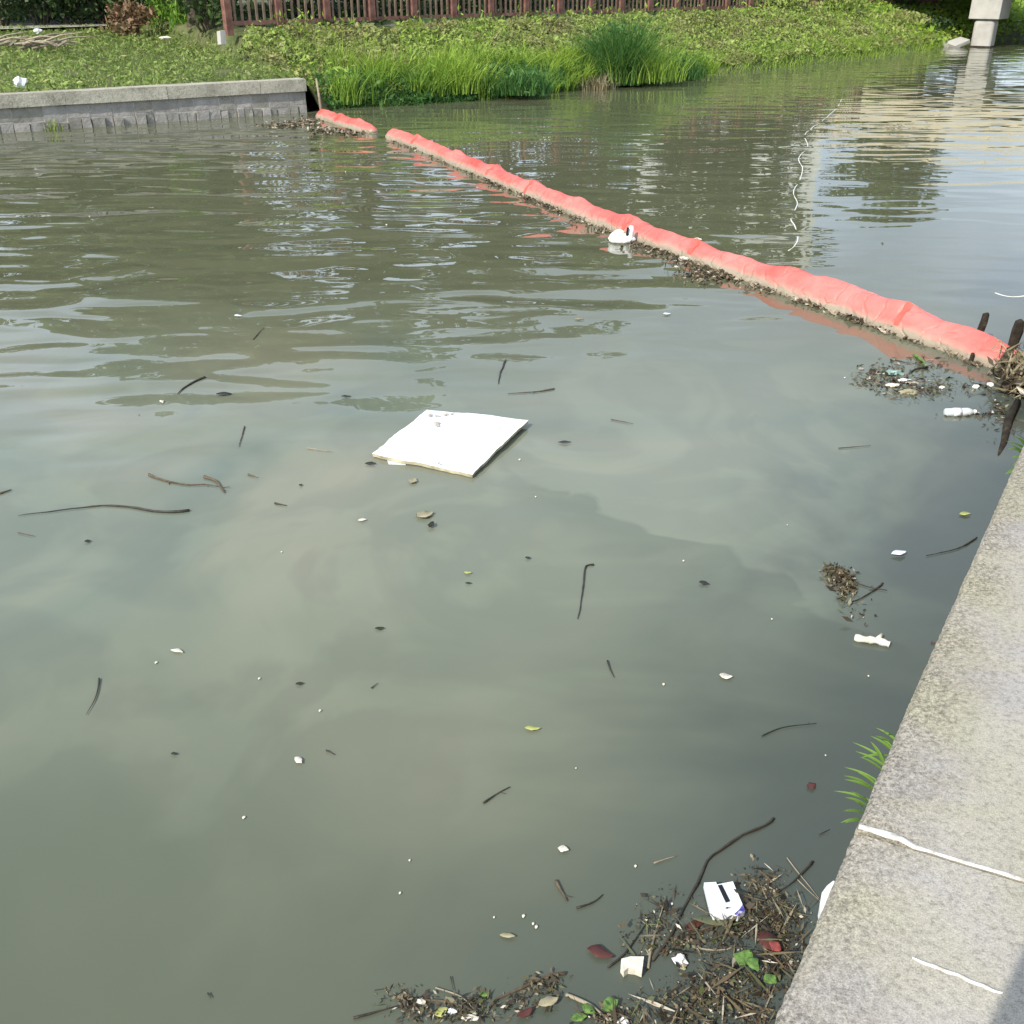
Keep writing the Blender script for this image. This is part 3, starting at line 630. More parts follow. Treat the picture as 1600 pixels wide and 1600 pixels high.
# lawn on the left: low leaves in little tufts
c = scatter(30000, S_WALL-15, S_WALL+.2, .27, 12.5, 1, 0, 1.0); hgt = .05+.10*np.clip(fbm(c, 2.3)+.5, 0, 1)
c[:, 2] += hgt*rng.uniform(.2, 1, len(c))
keep = fbm(c, 1.1, 5) > -.42; c = c[keep]
tag(mknp('lawn', leaves(c, .095, .38, .35, 2), 4, M['lawn']), 'low green ground cover on the flat behind the stone wall', 'grass', kind='stuff')
c = scatter(9000, S_WALL-12, S_WALL+.3, .2, 9, 11)
tag(mknp('lawn_grass', blades(c, .16, .012, .7, 3, 2), 4, M['lawn']), 'short grass blades growing through the lawn behind the stone wall', 'grass', kind='stuff')
# bank slope: creeping weeds in mounds
S1 = cum[14]
c = scatter(62000, S_WALL+.1, S1+3, .15, 3.75, 4); m1 = fbm(c, 1.5, 2); m2 = fbm(c, 4.0, 8)
c[:, 2] += np.clip(.06+.20*(m1+.4)+.12*m2, .02, .4)*rng.uniform(.3, 1, len(c))**.6
tag(mknp('bank_weeds', leaves(c, .095, .5, .35, 5), 4, M['weed']), 'creeping weeds in mounds covering the sloping far bank', 'ground cover', kind='stuff')
# beyond the fence / behind
c = np.concatenate([scatter(12000, S_WALL+1.5, S1+10, 4.1, 14, 24), scatter(6000, S_WALL-14, S_WALL+2, 14.6, 22, 26)])
tag(mknp('undergrowth', leaves(c+np.array([0, 0, .12]), .2, .5, .3, 25), 4, M['shrub']), 'dark undergrowth on the shaded ground behind the railing', 'ground cover', kind='stuff')
c = scatter(9000, cum[14], cum[18]+6, .0, 6, 34); c[:, 2] += rng.uniform(.05, .35, len(c))
tag(mknp('far_bank_weeds', leaves(c, .2, .5, .3, 35), 4, M['reed']), 'green weeds on the bank behind the bridge pier', 'ground cover', kind='stuff')
# waterside reeds: bright tall blades, darker sedge at the waterline
def tufts(nt_, per, s0, s1, d0, d1, seed, h, w, lean, spread, hvar=.35, z=-.04):
    """grass as separate tufts: blades fan out from each tuft's heart"""
    g = np.random.default_rng(seed); tc_ = scatter(nt_, s0, s1, d0, d1, seed, z); out = []
    for i, c_ in enumerate(tc_):
        n = int(per*g.uniform(.5, 1.5)); a = g.uniform(0, 6.28, n); r = spread*np.sqrt(g.uniform(0, 1, n)); b = c_+np.stack([r*np.cos(a), r*np.sin(a), 0*r], 1)
        hh = h*(1+hvar*g.normal()); hh = max(.35*h, hh)
        out.append(blades(b, hh, w, lean*g.uniform(.6, 1.3), seed*1000+i, 4, azi=a+g.normal(0, .6, n)))
    return np.concatenate(out)
tag(mknp('reeds', tufts(120, 58, S_WALL+1.4, S_WALL+8.4, .05, 1.3, 44, .50, .021, 1.0, .26, .5), 4, M['reed']), 'bright green reeds leaning over the water edge of the far bank', 'reeds', kind='stuff')
tag(mknp('bank_grass', tufts(230, 26, S_WALL+.2, S1+3, .5, 3.3, 14, .30, .015, 1.1, .15), 4, M['reed']), 'loose bright grass growing among the weeds of the far bank', 'grass', kind='stuff')
c = scatter(4500, S_WALL+.7, S_WALL+10.5, -.18, .35, 54, -.02); 
tag(mknp('sedge', blades(c, .34, .02, 1.2, 55, 3), 4, M['reed_d']), 'dark sedge hanging over the waterline below the reeds', 'sedge', kind='stuff')
c = scatter(6500, S_WALL+9.5, S1+2, -.12, .8, 64, -.02, .8)
tag(mknp('water_edge_grass', blades(c, .32, .018, .9, 65, 3), 4, M['reed']), 'short yellow green grass along the far waterline towards the bridge', 'grass', kind='stuff')
# taller leafy weeds standing up among the ground cover, in loose patches
c = scatter(5200, S_WALL+.3, S1+2, .35, 3.6, 84); c = c[fbm(c, .8, 11) > .06]; c[:, 2] += rng.uniform(.05, .5, len(c))
tag(mknp('tall_weeds', leaves(c, .12, .3, .1, 85, -.5), 4, M['reed']), 'taller leafy weeds in loose patches on the far bank', 'ground cover', kind='stuff')
c = scatter(2600, S_WALL+.3, S1+2, .1, 3.6, 86); c = c[fbm(c, 1.3, 17) > .0]
tag(mknp('dry_stems', blades(c, .38, .010, .9, 87, 2), 4, M['straw']), 'dry brown stems sticking out of the weeds on the far bank', 'ground cover', kind='stuff')
c = scatter(6500, S_WALL+.6, S_WALL+11, -.12, .7, 88); c[:, 2] += rng.uniform(.0, .30, len(c))
tag(mknp('waterside_leaves', leaves(c, .12, .4, .15, 89), 4, M['reed_d']), 'dark leafy growth at the foot of the reeds', 'ground cover', kind='stuff')
def clump(px, py, z, n, w, h, mat, label, seed, bw=.022, lean=.6, name='grass_clump'):
    p = P(px, py, z); g = np.random.default_rng(seed); a = g.uniform(0, 6.28, n); r = np.sqrt(g.uniform(0, 1, n))*w/2
    b = np.stack([r*np.cos(a), r*np.sin(a), 0*r-.05], 1)
    # a few hearts of different height, blades leaning every way, broad leaves among them
    k = g.integers(0, 6, n); hk = h*g.uniform(.6, 1.12, 6)[k]; az_ = np.where(g.uniform(0, 1, n) < .35, g.uniform(0, 6.28, n), a+g.normal(0, .6, n))
    cx = g.normal(0, .26*w, 6)[k]; b[:, 0] += cx*.7; b[:, 1] += np.roll(cx, 3)*.3
    vv = blades(b, hk, bw, lean*g.uniform(.5, 1.6, n), seed, 4, azi=az_)
    if h > .5:
        m_ = n//2; q_ = np.stack([g.normal(0, .3*w, m_), g.normal(0, .22*w, m_), g.uniform(.02, .72*h, m_)], 1)
        vv = np.concatenate([vv, leaves(q_, .17, .22, .05, seed+7, -.4)])
    o = mknp(name, vv, 4, mat); o.location = p; tag(o, label, 'grass clump'); return o
clump(958, 127, .10, 1500, 1.25, 1.75, M['reed_d'], 'tall dark green grass clump at the water edge, tallest on the bank', 300)
clump(995, 122, .15, 900, 1.5, 1.35, M['reed'], 'brighter grass growing through the tallest dark clump', 301)
clump(1050, 119, .08, 500, 1.2, .75, M['reed_d'], 'smaller grass clump on the right flank of the tallest one', 302)
clump(925, 136, .05, 160, .8, .42, M['straw'], 'dry straw coloured grass at the foot of the tallest clump', 303)
clump(535, 158, .12, 260, .55, .95, M['reed'], 'thin stalked green clump beside the far end of the red boom', 304, .018, .5)
clump(700, 140, .2, 700, 1.0, .85, M['reed'], 'bright yellow green reed clump in the middle of the reeds', 305)
clump(812, 142, .15, 700, 1.1, .62, M['reed_d'], 'dark leafy clump between bright reeds and the tallest clump', 306)
clump(1095, 112, .15, 300, .6, .55, M['reed'], 'arching bright grass tuft right of the tallest clump', 307)
clump(85, 198, .05, 40, .3, .2, M['weed'], 'small weed growing from the foot of the stone wall', 308, name='weed')
# weeds growing from the joints of the left wall
for i, px in enumerate((48, 205, 255, 300, 352, 395, 440, 465)):
    y0 = 205-.069*px; p = P(px, y0-6, .06); g = np.random.default_rng(i+400); n = 40
    cs = g.normal(0, 1, (n, 3))*np.array([.14, .06, .05]); cs[:, 2] = np.abs(cs[:, 2])
    o = mknp('weed', leaves(cs, .07, .5, .2, i), 4, M['shrub']); o.location = p-wn.to_3d()*.03; tag(o, 'small dark weed at the foot of the stone wall, %s from the left' % ('first', 'second', 'third', 'fourth', 'fifth', 'sixth', 'seventh', 'eighth')[i], 'weed', 'weeds at the foot of the stone wall')

# fallen branches, litter on the lawn
p = P(55, 82, .85); br_ = empty('fallen_branches', p); tag(br_, 'heap of bare pale fallen branches lying on the lawn at the upper left', 'branches')
for k in range(24):
    a = random.uniform(-.9, .9)*1.0+math.radians(10); l = random.uniform(.4, 1.2); x0 = random.uniform(-1.0, .9); y0 = random.uniform(-.35, .35); z0 = random.uniform(.10, .26)
    e = Vector((x0+math.cos(a)*l*.5, y0+math.sin(a)*l*.5, z0+random.uniform(-.02, .25))); s0_ = Vector((x0-math.cos(a)*l*.5, y0-math.sin(a)*l*.5, z0))
    MB().tube([s0_, s0_.lerp(e, .5)+Vector((0, 0, .05)), e], [.03, .024, .008], 5).build('branch', M['paletwig'], br_)
def blob(name, loc, r, mat, label, cat, seed=0, sub=2, rough_=.35, group=None):
    bpy_me = bpy.data.meshes.new(name); import bmesh
    bm = bmesh.new(); bmesh.ops.create_icosphere(bm, subdivisions=sub, radius=1)
    for v_ in bm.verts:
        n_ = mn.noise(v_.co*1.6+Vector((seed*7.3, 0, 0))); v_.co = Vector((v_.co.x*r[0], v_.co.y*r[1], v_.co.z*r[2]))*(1+rough_*n_*1.6)
    bm.to_mesh(bpy_me); bm.free(); bpy_me.materials.append(mat); o = bpy.data.objects.new(name, bpy_me); COL.objects.link(o); o.location = loc
    o.rotation_euler = (0, 0, seed*1.3); tag(o, label, cat, group); return o
blob('plastic_bag', P(31, 129, .72), (.12, .09, .09), M['foam'], 'crumpled white bag lying in the grass just above the stone wall', 'bag', 3)
blob('plastic_scrap', P(60, 53, 1.12)+Vector((0, 0, .06)), (.14, .1, .06), M['foam'], 'small white scrap on the shaded footpath', 'litter', 4)
blob('plastic_scrap', P(258, 66, 1.0)+Vector((0, 0, .10)), (.14, .06, .03), M['foam_old'], 'pale flat scrap on the lawn below the bright shrubs', 'litter', 5)

# ------------------------------------------------------------------ floating boom
boomA = [(499, 182), (530, 192), (560, 201), (586, 208)]
boomB = [(608, 214), (660, 236), (715, 260), (770, 283), (830, 309), (890, 334), (950, 358), (1010, 382), (1080, 407), (1150, 433), (1215, 456), (1290, 482), (1360, 507), (1430, 532), (1500, 556), (1560, 580), (1600, 596)]
boomB = [(x, y-(4 if x > 640 else 0)-(x-600)*.008) for x, y in boomB]
def spline(pts, step_):
    pts = [Vector(p) for p in pts]; out = []
    for i in range(len(pts)-1):
        p0, p1, p2, p3 = pts[max(i-1, 0)], pts[i], pts[i+1], pts[min(i+2, len(pts)-1)]
        n = max(2, int((p2-p1).length/step_))
        for k in range(n):
            t = k/n; out.append(.5*((2*p1)+(-p0+p2)*t+(2*p0-5*p1+4*p2-p3)*t*t+(-p0+3*p1-3*p2+p3)*t**3))
    out.append(pts[-1]); return out
def boom(px, label, joints, group, flare=False):
    ctr = spline([P(x, y, 0) for x, y in px], .05); root = empty('floating_boom', ctr[0]); tag(root, label, 'floating boom', group)
    o0 = ctr[0]; L_ = [0]
    for a, b in zip(ctr, ctr[1:]): L_.append(L_[-1]+(b-a).length)
    tot = L_[-1]
    # float joints, where the loose cover bunches up
    bounds = [0]+[L_[min(range(len(ctr)), key=lambda i: abs(proj(ctr[i])[0]-x))] for x in joints]+[tot]; ns = len(bounds)-1
    K = 20
    for s_ in range(ns):
        lo, hi = bounds[s_], bounds[s_+1]; sl = hi-lo; v = []; f = []; rows = 0; r = random.Random(s_*13+len(px))
        ph = r.uniform(0, 6)
        idx = [i for i, l in enumerate(L_) if lo-.026 <= l <= hi+.026]
        for i in idx:
            l = L_[i]; c = ctr[i]-o0; tg = (ctr[min(i+1, len(ctr)-1)]-ctr[max(i-1, 0)]).normalized(); sd_ = Vector((tg.y, -tg.x, 0))
            dj = [l-b for b in bounds[1:-1]]; e = min([abs(q) for q in dj]+[9])
            hgt = .150+.022*math.exp(-(e/.12)**2)-.010*math.exp(-((e-.32)/.12)**2)+.012*mn.noise(Vector((l*1.1, 3, 0))); wid = .135+.006*math.exp(-(e/.2)**2)
            # near the quay the cover widens into one big smooth sleeve, then closes
            if flare: kf = min(1, max(0, (l-(tot-3.4))/1.4)); hgt += (.045-.05*max(0, 1-(tot-l)/1.1))*kf; wid += .02*kf
            if l < .22: k_ = .3+.7*(l/.22)**.5; hgt *= k_; wid *= k_
            if tot-l < .3: k_ = .45+.55*max(0, (tot-l)/.3)**.6; hgt *= k_; wid *= k_
            for k in range(K+1):
                a = math.pi*(-.12+1.24*k/K); cx, cz = math.cos(a), math.sin(a)
                sg = 1 if cx > 0 else -1
                x_ = sg*abs(cx)**1.15*wid; z_ = (cz if cz < 0 else cz**1.2)*hgt
                wr_ = mn.noise(Vector((l*1.7, a*1.3, 3)))*.026+abs(mn.noise(Vector((l*4.5+a*2, a*3.0, 4))))*.030*max(.15, min(1, .5+1.6*mn.noise(Vector((l*.8, 9, 1)))))+mn.noise(Vector((l*9, a*4, 4)))*.006*(1+1.6*math.exp(-e/.15))
                fold = 0
                for m_, q in enumerate(dj):
                    if abs(q) < .5: fold += .016*math.exp(-((a-1.3-(q*(3.0 if q > 0 else 1.4)))/.13)**2)*math.exp(-abs(q)/.2)-.024*math.exp(-((a-1.02-q*2.6)/.16)**2)*math.exp(-abs(q)/.22)-.012*math.exp(-((a-.7+q*3.2)/.12)**2)*math.exp(-abs(q)/.15)
                q = 1+(wr_+fold)/.15
                v.append(c+sd_*(x_*q)+Vector((0, 0, z_*q)))
            rows += 1
        for i in range(rows-1):
            for k in range(K): f.append([i*(K+1)+k, i*(K+1)+k+1, (i+1)*(K+1)+k+1, (i+1)*(K+1)+k])
        if s_ == 0: f.append(list(range(K+1))[::-1])
        if s_ == ns-1: f.append([(rows-1)*(K+1)+k for k in range(K+1)])
        mk('boom_section', v, f, M['boom'], root, True)
        if s_ and (s_ % 3 != 2 or len(bounds) < 6):      # welded patch over the joint, following the cover
            rr_ = [m_ for m_, i_ in enumerate(idx) if abs(L_[i_]-lo) <= .055+.03*(s_ % 2)+.001 and L_[i_] >= lo-.026]
            k0, k1 = 3+s_ % 2, 10; pv = []; pf = []
            for m_ in rr_:
                c = ctr[idx[m_]]-o0
                for k in range(k0, k1): w_ = v[m_*(K+1)+k]; d_ = (w_-c).normalized(); pv.append(w_+d_*.004)
            nn = k1-k0
            for m_ in range(len(rr_)-1):
                for k in range(nn-1): pf.append([m_*nn+k, m_*nn+k+1, (m_+1)*nn+k+1, (m_+1)*nn+k])
            if pf: mk('seam_patch', pv, pf, M['seam'], root, True)
    return ctr
boom(boomA, 'short separate piece of coral red floating boom below the stone wall corner', [534, 562], 'coral red floating booms')
BC = boom(boomB, 'long coral red floating boom stretched across the canal to the quay', [655, 716, 772, 832, 905, 985, 1090, 1225, 1412], 'coral red floating booms', True)
def tubeobj(name, pts, rad, mat, label, cat, group=None, n=6, smooth=True, parent=None):
    pts = [Vector(p) for p in pts]; b = pts[0].copy(); o = MB().tube([p-b for p in pts], rad, n).build(name, mat, parent, smooth); o.location = b
    if label: tag(o, label, cat, group)
    return o
# pale stake at the far end of the boom
b = P(504, 184, 0); tubeobj('bamboo_stake', [b+Vector((0, 0, -.2)), b+Vector((-.03, 0, .35)), b+Vector((-.06, 0, .70))], [.028, .024, .018], M['paletwig'], 'pale thin stake holding the far end of the short boom piece', 'stake')
# dark rotten stakes at the near end
def stake(px, py, h, lean, r, label, seed):
    b = P(px, py, 0); pts = [b+Vector((lean[0]*t*h, lean[1]*t*h, -.3*(1-t)+h*t if t else -.3)) for t in (0, .3, .55, .8, .95, 1)]
    pts = [b+Vector((lean[0]*t, lean[1]*t, -.25+(h+.25)*t)) for t in (0, .35, .6, .85, .97, 1)]
    o = tubeobj('wooden_stake', pts, [r, r*1.0, r*.92, r*1.12, r*.8, r*.3], M['char'], label, 'stake', 'rotten stakes at the near boom end', 9)
    for v_ in o.data.vertices:
        v_.co += Vector([mn.noise(v_.co*22+Vector((seed, i*5, 0)))*.012 for i in range(3)])
    return o
stake(1519, 536, .235, (.06, .0), .027, 'leftmost black rotten stake sticking up behind the boom', 1)
stake(1570, 566, .31, (.05, .02), .035, 'tallest black rotten stake sticking up behind the boom at its end', 2)
stake(1551, 583, .20, (.075, -.02), .027, 'black rotten stake in front of the boom, leaning on its red cover', 3)
stake(1509, 566, .07, (.04, 0), .018, 'stub of a rotten stake barely above water in front of the boom', 4)
b = P(1592, 612, 0)
g = np.random.default_rng(77); n = 420; cs = np.stack([g.normal(0, .055, n), g.normal(0, .14, n), g.uniform(.0, .24, n)], 1); cs[:, 0] += cs[:, 2]*.12
s_ = empty('weed_bundle', b); tag(s_, 'tangle of straw and rope caught on the stakes where the boom meets the quay', 'plant debris')
mknp('straw', leaves(cs, .13, .09, .1, 5), 4, M['straw'], s_)['kind'] = 'stuff'; cs2 = cs.copy(); cs2[:, 2] *= .55; mknp('dark_weed', leaves(cs2[:260], .10, .35, .3, 9), 4, M['debris'], s_)['kind'] = 'stuff'
for k in range(5): MB().tube(spline([(random.uniform(-.1, .02), random.uniform(-.2, .1), .02), (random.uniform(-.1, .08), random.uniform(-.1, .1), .16), (random.uniform(.0, .1), .1, .24)], .03), .008, 5).build('cord', M['paletwig'], s_)
tubeobj('rag', [P(1586, 590, .0)+Vector((0, 0, .02)), P(1592, 580, .1), P(1597, 566, .16), P(1604, 556, .2)], [.045, .05, .04, .03], M['foam_old'], 'pale cream rag tied at the quay end of the boom', 'rag', n=7)
tubeobj('post_reflection', [P(1590, 628, .02), P(1576, 655, .02), P(1569, 690, .006), P(1556, 722, -.012)], [.022, .026, .018, .006], M['char'], 'dark tube drawn as the reflection of a post below the straw tangle', 'branch', n=8)  # dark reflection of a post, modelled as a thin tube on the water

# ------------------------------------------------------------------ floating things
def flat(name, px, z, th, mat, label, cat, group=None, cells=1, warp=0, parent=None):
    """thin plate with the outline px (pixels) lying at height z, thickness th"""
    c = P(sum(p[0] for p in px)/len(px), sum(p[1] for p in px)/len(px), z)
    pts = [P(x, y, z)-c for x, y in px]; n = len(pts)
    v = [p+Vector((0, 0, random.uniform(-warp, warp))) for p in pts]; v += [p-Vector((0, 0, th)) for p in v[:n]]
    f = [list(range(n))[::-1], list(range(n, 2*n))]+[[i, (i+1) % n, n+(i+1) % n, n+i] for i in range(n)]
    o = mk(name, v, f, mat, parent); o.location = c if parent is None else c-parent.location
    import bmesh
    bm = bmesh.new(); bm.from_mesh(o.data); bmesh.ops.recalc_face_normals(bm, faces=bm.faces); bm.to_mesh(o.data); bm.free()
    if label: tag(o, label, cat, group)
    return o
def leaf(px, py, l, w, ang, mat, label, cat='leaf', z=.006, group=None, name='leaf', lift=.25):
    """curled leaf; l, w in photo pixels, ang degrees in the water plane"""
    s = pxm(px, py); l *= s; w *= s; b = P(px, py, z); n = 9; v = []; f = []
    for i in range(n+1):
        t = i/n; ww = w*1.08*math.sin(math.pi*t**.85)**1.1+.0006; x = (t-.5)*l; bend = .16*l*math.sin(t*2.6+px)
        for k in (-1, 0, 1):
            jg = 1+.35*mn.noise(Vector((px+t*4, k*3, py)))
            v.append((x, k*ww/2*jg+bend*.5, (abs(k)*.30*w*lift*1.6+lift*.16*l*math.sin(t*3+py)**2+.05*l*mn.noise(Vector((px+t*3, k, py)))*lift*2)+.001))
    for i in range(n):
        for k in range(2): f.append([i*3+k, (i+1)*3+k, (i+1)*3+k+1, i*3+k+1])
    o = mk(name, v, f, mat, None, True); o.location = b; o.rotation_euler = (0, 0, math.radians(ang)); m = o.modifiers.new('thickness', 'SOLIDIFY'); m.thickness = .0015
    tag(o, label, cat, group); return o
def twig(px, r, mat, label, name='twig', cat='twig', z=.006, group=None, tip=.35, side=True, tilt=0):
    sp = spline([P(x, y, z+tilt*i) for i, (x, y) in enumerate(px)], .02 if len(px) < 6 else .04); n = len(sp)
    base = sp[0].copy(); sm = pxm(*px[0]); R = r*sm*(.72 if mat is M['stick'] else .85)
    pts = [p-base+Vector((mn.noise(p*9)*R*1.1, mn.noise(p*9+Vector((5, 0, 0)))*R*1.1, 0)) for p in sp]
    rad = [R*(1-(1-tip)*i/(n-1))*(1+.45*mn.noise((p+base)*38)) for i, p in enumerate(pts)]
    mb = MB().tube(pts, rad, 6)
    if side and n > 6:
        for k in range(1+n//14):
            i = random.randint(2, n-3); d = (pts[i+1]-pts[i]).normalized(); sd_ = Vector((-d.y, d.x, .25))*random.choice((-1, 1))
            mb.tube([pts[i], pts[i]+(d+sd_)*R*random.uniform(2, 5)], [rad[i]*.7, rad[i]*.3], 5)
    o = mb.build(name, mat, None, True); o.location = base; tag(o, label, cat, group); return o

# white foam board: warped sheet with worn edges
def board():
    cr = [P(580, 709, .026), P(667, 641, .03), P(825, 658, .036), P(738, 741, .026)]; c0 = sum(cr, Vector())/4; c0.z = 0
    root = empty('foam_board', c0); tag(root, 'large square sheet of white foam board floating in mid canal', 'foam board')
    n = 22; v = []; f = []
    for i in range(n+1):
        for j in range(n+1):
            a, b = i/n, j/n
            p = cr[0].lerp(cr[1], a).lerp(cr[3].lerp(cr[2], a), b)-c0
            e = min(a, 1-a, b, 1-b); out = Vector((p.x, p.y, 0)).normalized()
            if e < .001: p += out*(mn.noise(p*9)*.012+mn.noise(p*28)*.006)
            p.z += .010*mn.noise(p*3)+.012*math.sin(a*2.2)*b; v.append(p)
    m = n+1
    for i in range(n):
        for j in range(n): f.append([i*m+j, i*m+j+1, (i+1)*m+j+1, (i+1)*m+j])
    rim = [i*m for i in range(m)]+[n*m+j for j in range(1, m)]+[i*m+n for i in range(n-1, -1, -1)]+[j for j in range(n-1, 0, -1)]
    b0 = len(v); k_ = len(rim)
    for r_ in rim: v.append(v[r_]*1.0+Vector((-v[r_].x*.01, -v[r_].y*.01, -.020)))
    for i in range(k_): f.append([rim[i], rim[(i+1) % k_], b0+(i+1) % k_, b0+i])
    f.append([b0+i for i in range(k_)][::-1])
    o = mk('sheet', v, f, M['board'], root, False); o.data.materials.append(M['rim'])
    for i_, pl_ in enumerate(o.data.polygons):
        if i_ >= n*n: pl_.material_index = 1
    for (x, y, w, h, a) in ((672, 650, 13, 3.5, 5), (684, 651, 10, 3, -10), (696, 649, 9, 4, 20), (706, 648, 5, 4, 60), (683, 662, 10, 6, 30), (684, 666, 7, 5, 100), (686, 725, 4, 4, 0), (780, 671, 3, 3, 0)):
        s = pxm(x, y); q = blob('dirt', P(x, y, .036)-c0+Vector((0, 0, .006)), (w*s*.5, h*s*.8, .003), M['smear'], None, None, int(x) % 9, 2, .5); q.parent = root
board()
flat('foil_scrap', [(605, 719), (635, 722), (634, 726), (607, 725)], .004, .003, M['plastic'], 'thin clear wrapper poking from under the white foam board', 'wrapper')

# white slotted card
cp = [(1100, 1379), (1119, 1378), (1120, 1382), (1125, 1381), (1145, 1377), (1164, 1422), (1153, 1432), (1147, 1429), (1115, 1430), (1110, 1420)]
card = flat('foam_packaging', cp, .035, .022, M['paper'], 'white rectangular packaging piece with a black slot among the floating debris', 'packaging')
flat('slot', [(1121.5, 1383), (1128, 1382), (1141, 1408), (1134, 1410)], .037, .0012, M['black'], None, None, parent=card)
flat('printed_corner', [(1160, 1413), (1164, 1421.5), (1154, 1431), (1147, 1428), (1155, 1421)], .037, .0012, M['blue'], None, None, parent=card)

# duck shaped white litter next to the boom
b = P(972, 379, 0); dk = empty('crumpled_bottle', b); tag(dk, 'white crumpled container with raised neck floating beside the boom', 'container')
def lump(name, c, r, parent, mat, seed, tilt=0):
    o = blob(name, c, r, mat, None, None, seed, 3, .12); o.parent = parent; o.rotation_euler = (0, tilt, .1); return o
lump('body', (0, 0, .035), (.125, .075, .055), dk, M['foam'], 1); MB().tube([(.075, 0, .05), (.09, 0, .11), (.085, 0, .17)], [.05, .032, .022], 9).build('neck', M['foam'], dk, True)
lump('side_fold', (-.06, .06, .06), (.085, .02, .05), dk, M['foam_old'], 2, -.5); MB().box((.045, -.03, .115), (.02, .02, .09), 0, (0, .1)).build('dark_gap', M['black'], dk)

# clear bottle
b = P(1501, 644, .015); bt = empty('plastic_bottle', b, math.radians(4)); tag(bt, 'clear plastic bottle lying on the water near the quay', 'bottle')
def lathe(name, prof, mat, parent, n=14):
    v = []; f = []
    for (x, r) in prof:
        for k in range(n): a = 2*math.pi*k/n; v.append((x, r*math.cos(a), r*math.sin(a)))
    for i in range(len(prof)-1):
        for k in range(n): f.append([i*n+k, i*n+(k+1) % n, (i+1)*n+(k+1) % n, (i+1)*n+k])
    f.append(list(range(n))[::-1]); f.append([(len(prof)-1)*n+k for k in range(n)]); return mk(name, v, f, mat, parent, True)
q = .9
lathe('body', [(-.115*q, .018), (-.11*q, .026), (-.03, .027), (-.01, .024), (.01, .027), (.05*q, .027), (.075*q, .020), (.09*q, .011), (.095*q, .011)], M['plastic'], bt)
lathe('label_band', [(-.05, .0285), (.0, .0285)], M['paper'], bt); lathe('cap', [(.095*q, .0135), (.112*q, .0135)], M['foam'], bt)

# pale driftwood chunk
b = P(1362, 1003, .01); dw = MB().tube(spline([P(1335, 996, .012)-b, P(1350, 999, .014)-b, P(1370, 1001, .014)-b, P(1391, 1007, .010)-b], .01), [.017]*3+[.02]*40, 8) if False else MB()
pp = spline([P(1336, 996, .012)-b, P(1350, 999, .014)-b, P(1370, 1001, .014)-b, P(1390, 1007, .010)-b], .012); dw.tube(pp, [.0145*(1+.18*math.sin(i*1.9)) for i in range(len(pp))], 9)
dw.tube([P(1369, 1001, .014)-b, P(1374, 996, .02)-b, P(1378, 991, .022)-b], [.012, .010, .006], 7)
o = dw.build('driftwood', M['foam_old'], None, True); o.location = b; tag(o, 'pale knobbly driftwood stub with a side knot floating near the quay', 'driftwood')

T = twig
T([(297, 797), (270, 800), (240, 798), (200, 792), (160, 789), (110, 795), (60, 801), (28, 805)], 3.3, M['stick'], 'longest black stick floating at the left, bent in the middle', name='stick', cat='stick', tip=.15, side=False)
T([(320, 589), (303, 596), (290, 604), (277, 615)], 2.5, M['stick'], 'short curved black stick above the long one at the left', tip=.3, side=False)
T([(790, 563), (786, 573), (781, 585), (779, 599)], 2.3, M['stick'], 'upright looking black stick above the foam board', side=False)
T([(866, 607), (845, 611), (820, 613), (793, 615)], 1.4, M['twig'], 'thin horizontal twig between foam board and boom')
T([(928, 882), (916, 884), (913, 900), (909, 930), (903, 967)], 2.2, M['stick'], 'thin dark twig with a hooked end in mid canal', side=False)
T([(155, 1060), (152, 1078), (146, 1097), (135, 1117)], 1.8, M['stick'], 'short curved dark twig at the left edge of the lower water', side=False)
T([(755, 1254), (768, 1245), (781, 1237), (797, 1229)], 2.4, M['stick'], 'short dark twig tipped with foam in the lower middle')
T([(1208, 1278), (1195, 1290), (1160, 1305), (1125, 1328), (1105, 1345), (1090, 1380), (1068, 1418), (1050, 1460), (1020, 1500)], 3.1, M['stick'], 'long dark forked branch rising from the debris past the white packaging', name='branch', cat='branch', tip=.8)
T([(1269, 1346), (1255, 1362), (1232, 1383), (1205, 1400), (1185, 1418)], 2.6, M['stick'], 'dark stick poking from the debris towards the quay')
T([(1230, 1340), (1248, 1364), (1266, 1386), (1281, 1405)], 1.4, M['paletwig'], 'pale straw crossing the dark stick next to the quay', side=False)
T([(1246, 1374), (1262, 1390), (1282, 1408)], 1.3, M['paletwig'], 'shorter pale straw beneath the crossing one next to the quay', side=False)
T([(900, 1418), (918, 1413), (931, 1406), (941, 1397)], 3.0, M['stick'], 'short thick dark stick left of the debris raft', side=False)
T([(868, 1376), (874, 1390), (880, 1400), (884, 1408)], 3.0, M['twig'], 'small mottled twig left of the short thick stick')
T([(1022, 1349), (1040, 1342), (1057, 1337)], 1.5, M['paletwig'], 'small pale green stem with a white knob above the debris', side=False)
T([(950, 1511), (975, 1490), (1000, 1458), (1012, 1440)], 3.2, M['stick'], 'dark stick at the left corner of the debris raft')
T([(1012, 1512), (1018, 1480), (1028, 1445), (1036, 1412)], 3.2, M['paletwig'], 'pale brown stem standing out in the left half of the debris raft')
T([(1160, 1432), (1120, 1446), (1090, 1456), (1060, 1476), (1030, 1490)], 3.4, M['twig'], 'brown stick running below the white packaging')
T([(1080, 1468), (1090, 1480), (1105, 1484), (1135, 1483), (1150, 1475)], 2.6, M['paletwig'], 'pale curved stem in the centre of the debris raft')
T([(882, 1522), (862, 1524), (835, 1533), (800, 1552), (776, 1564), (762, 1580)], 3.6, M['twig'], 'brown bent branch along the bottom edge left of the debris raft', name='branch', cat='branch')
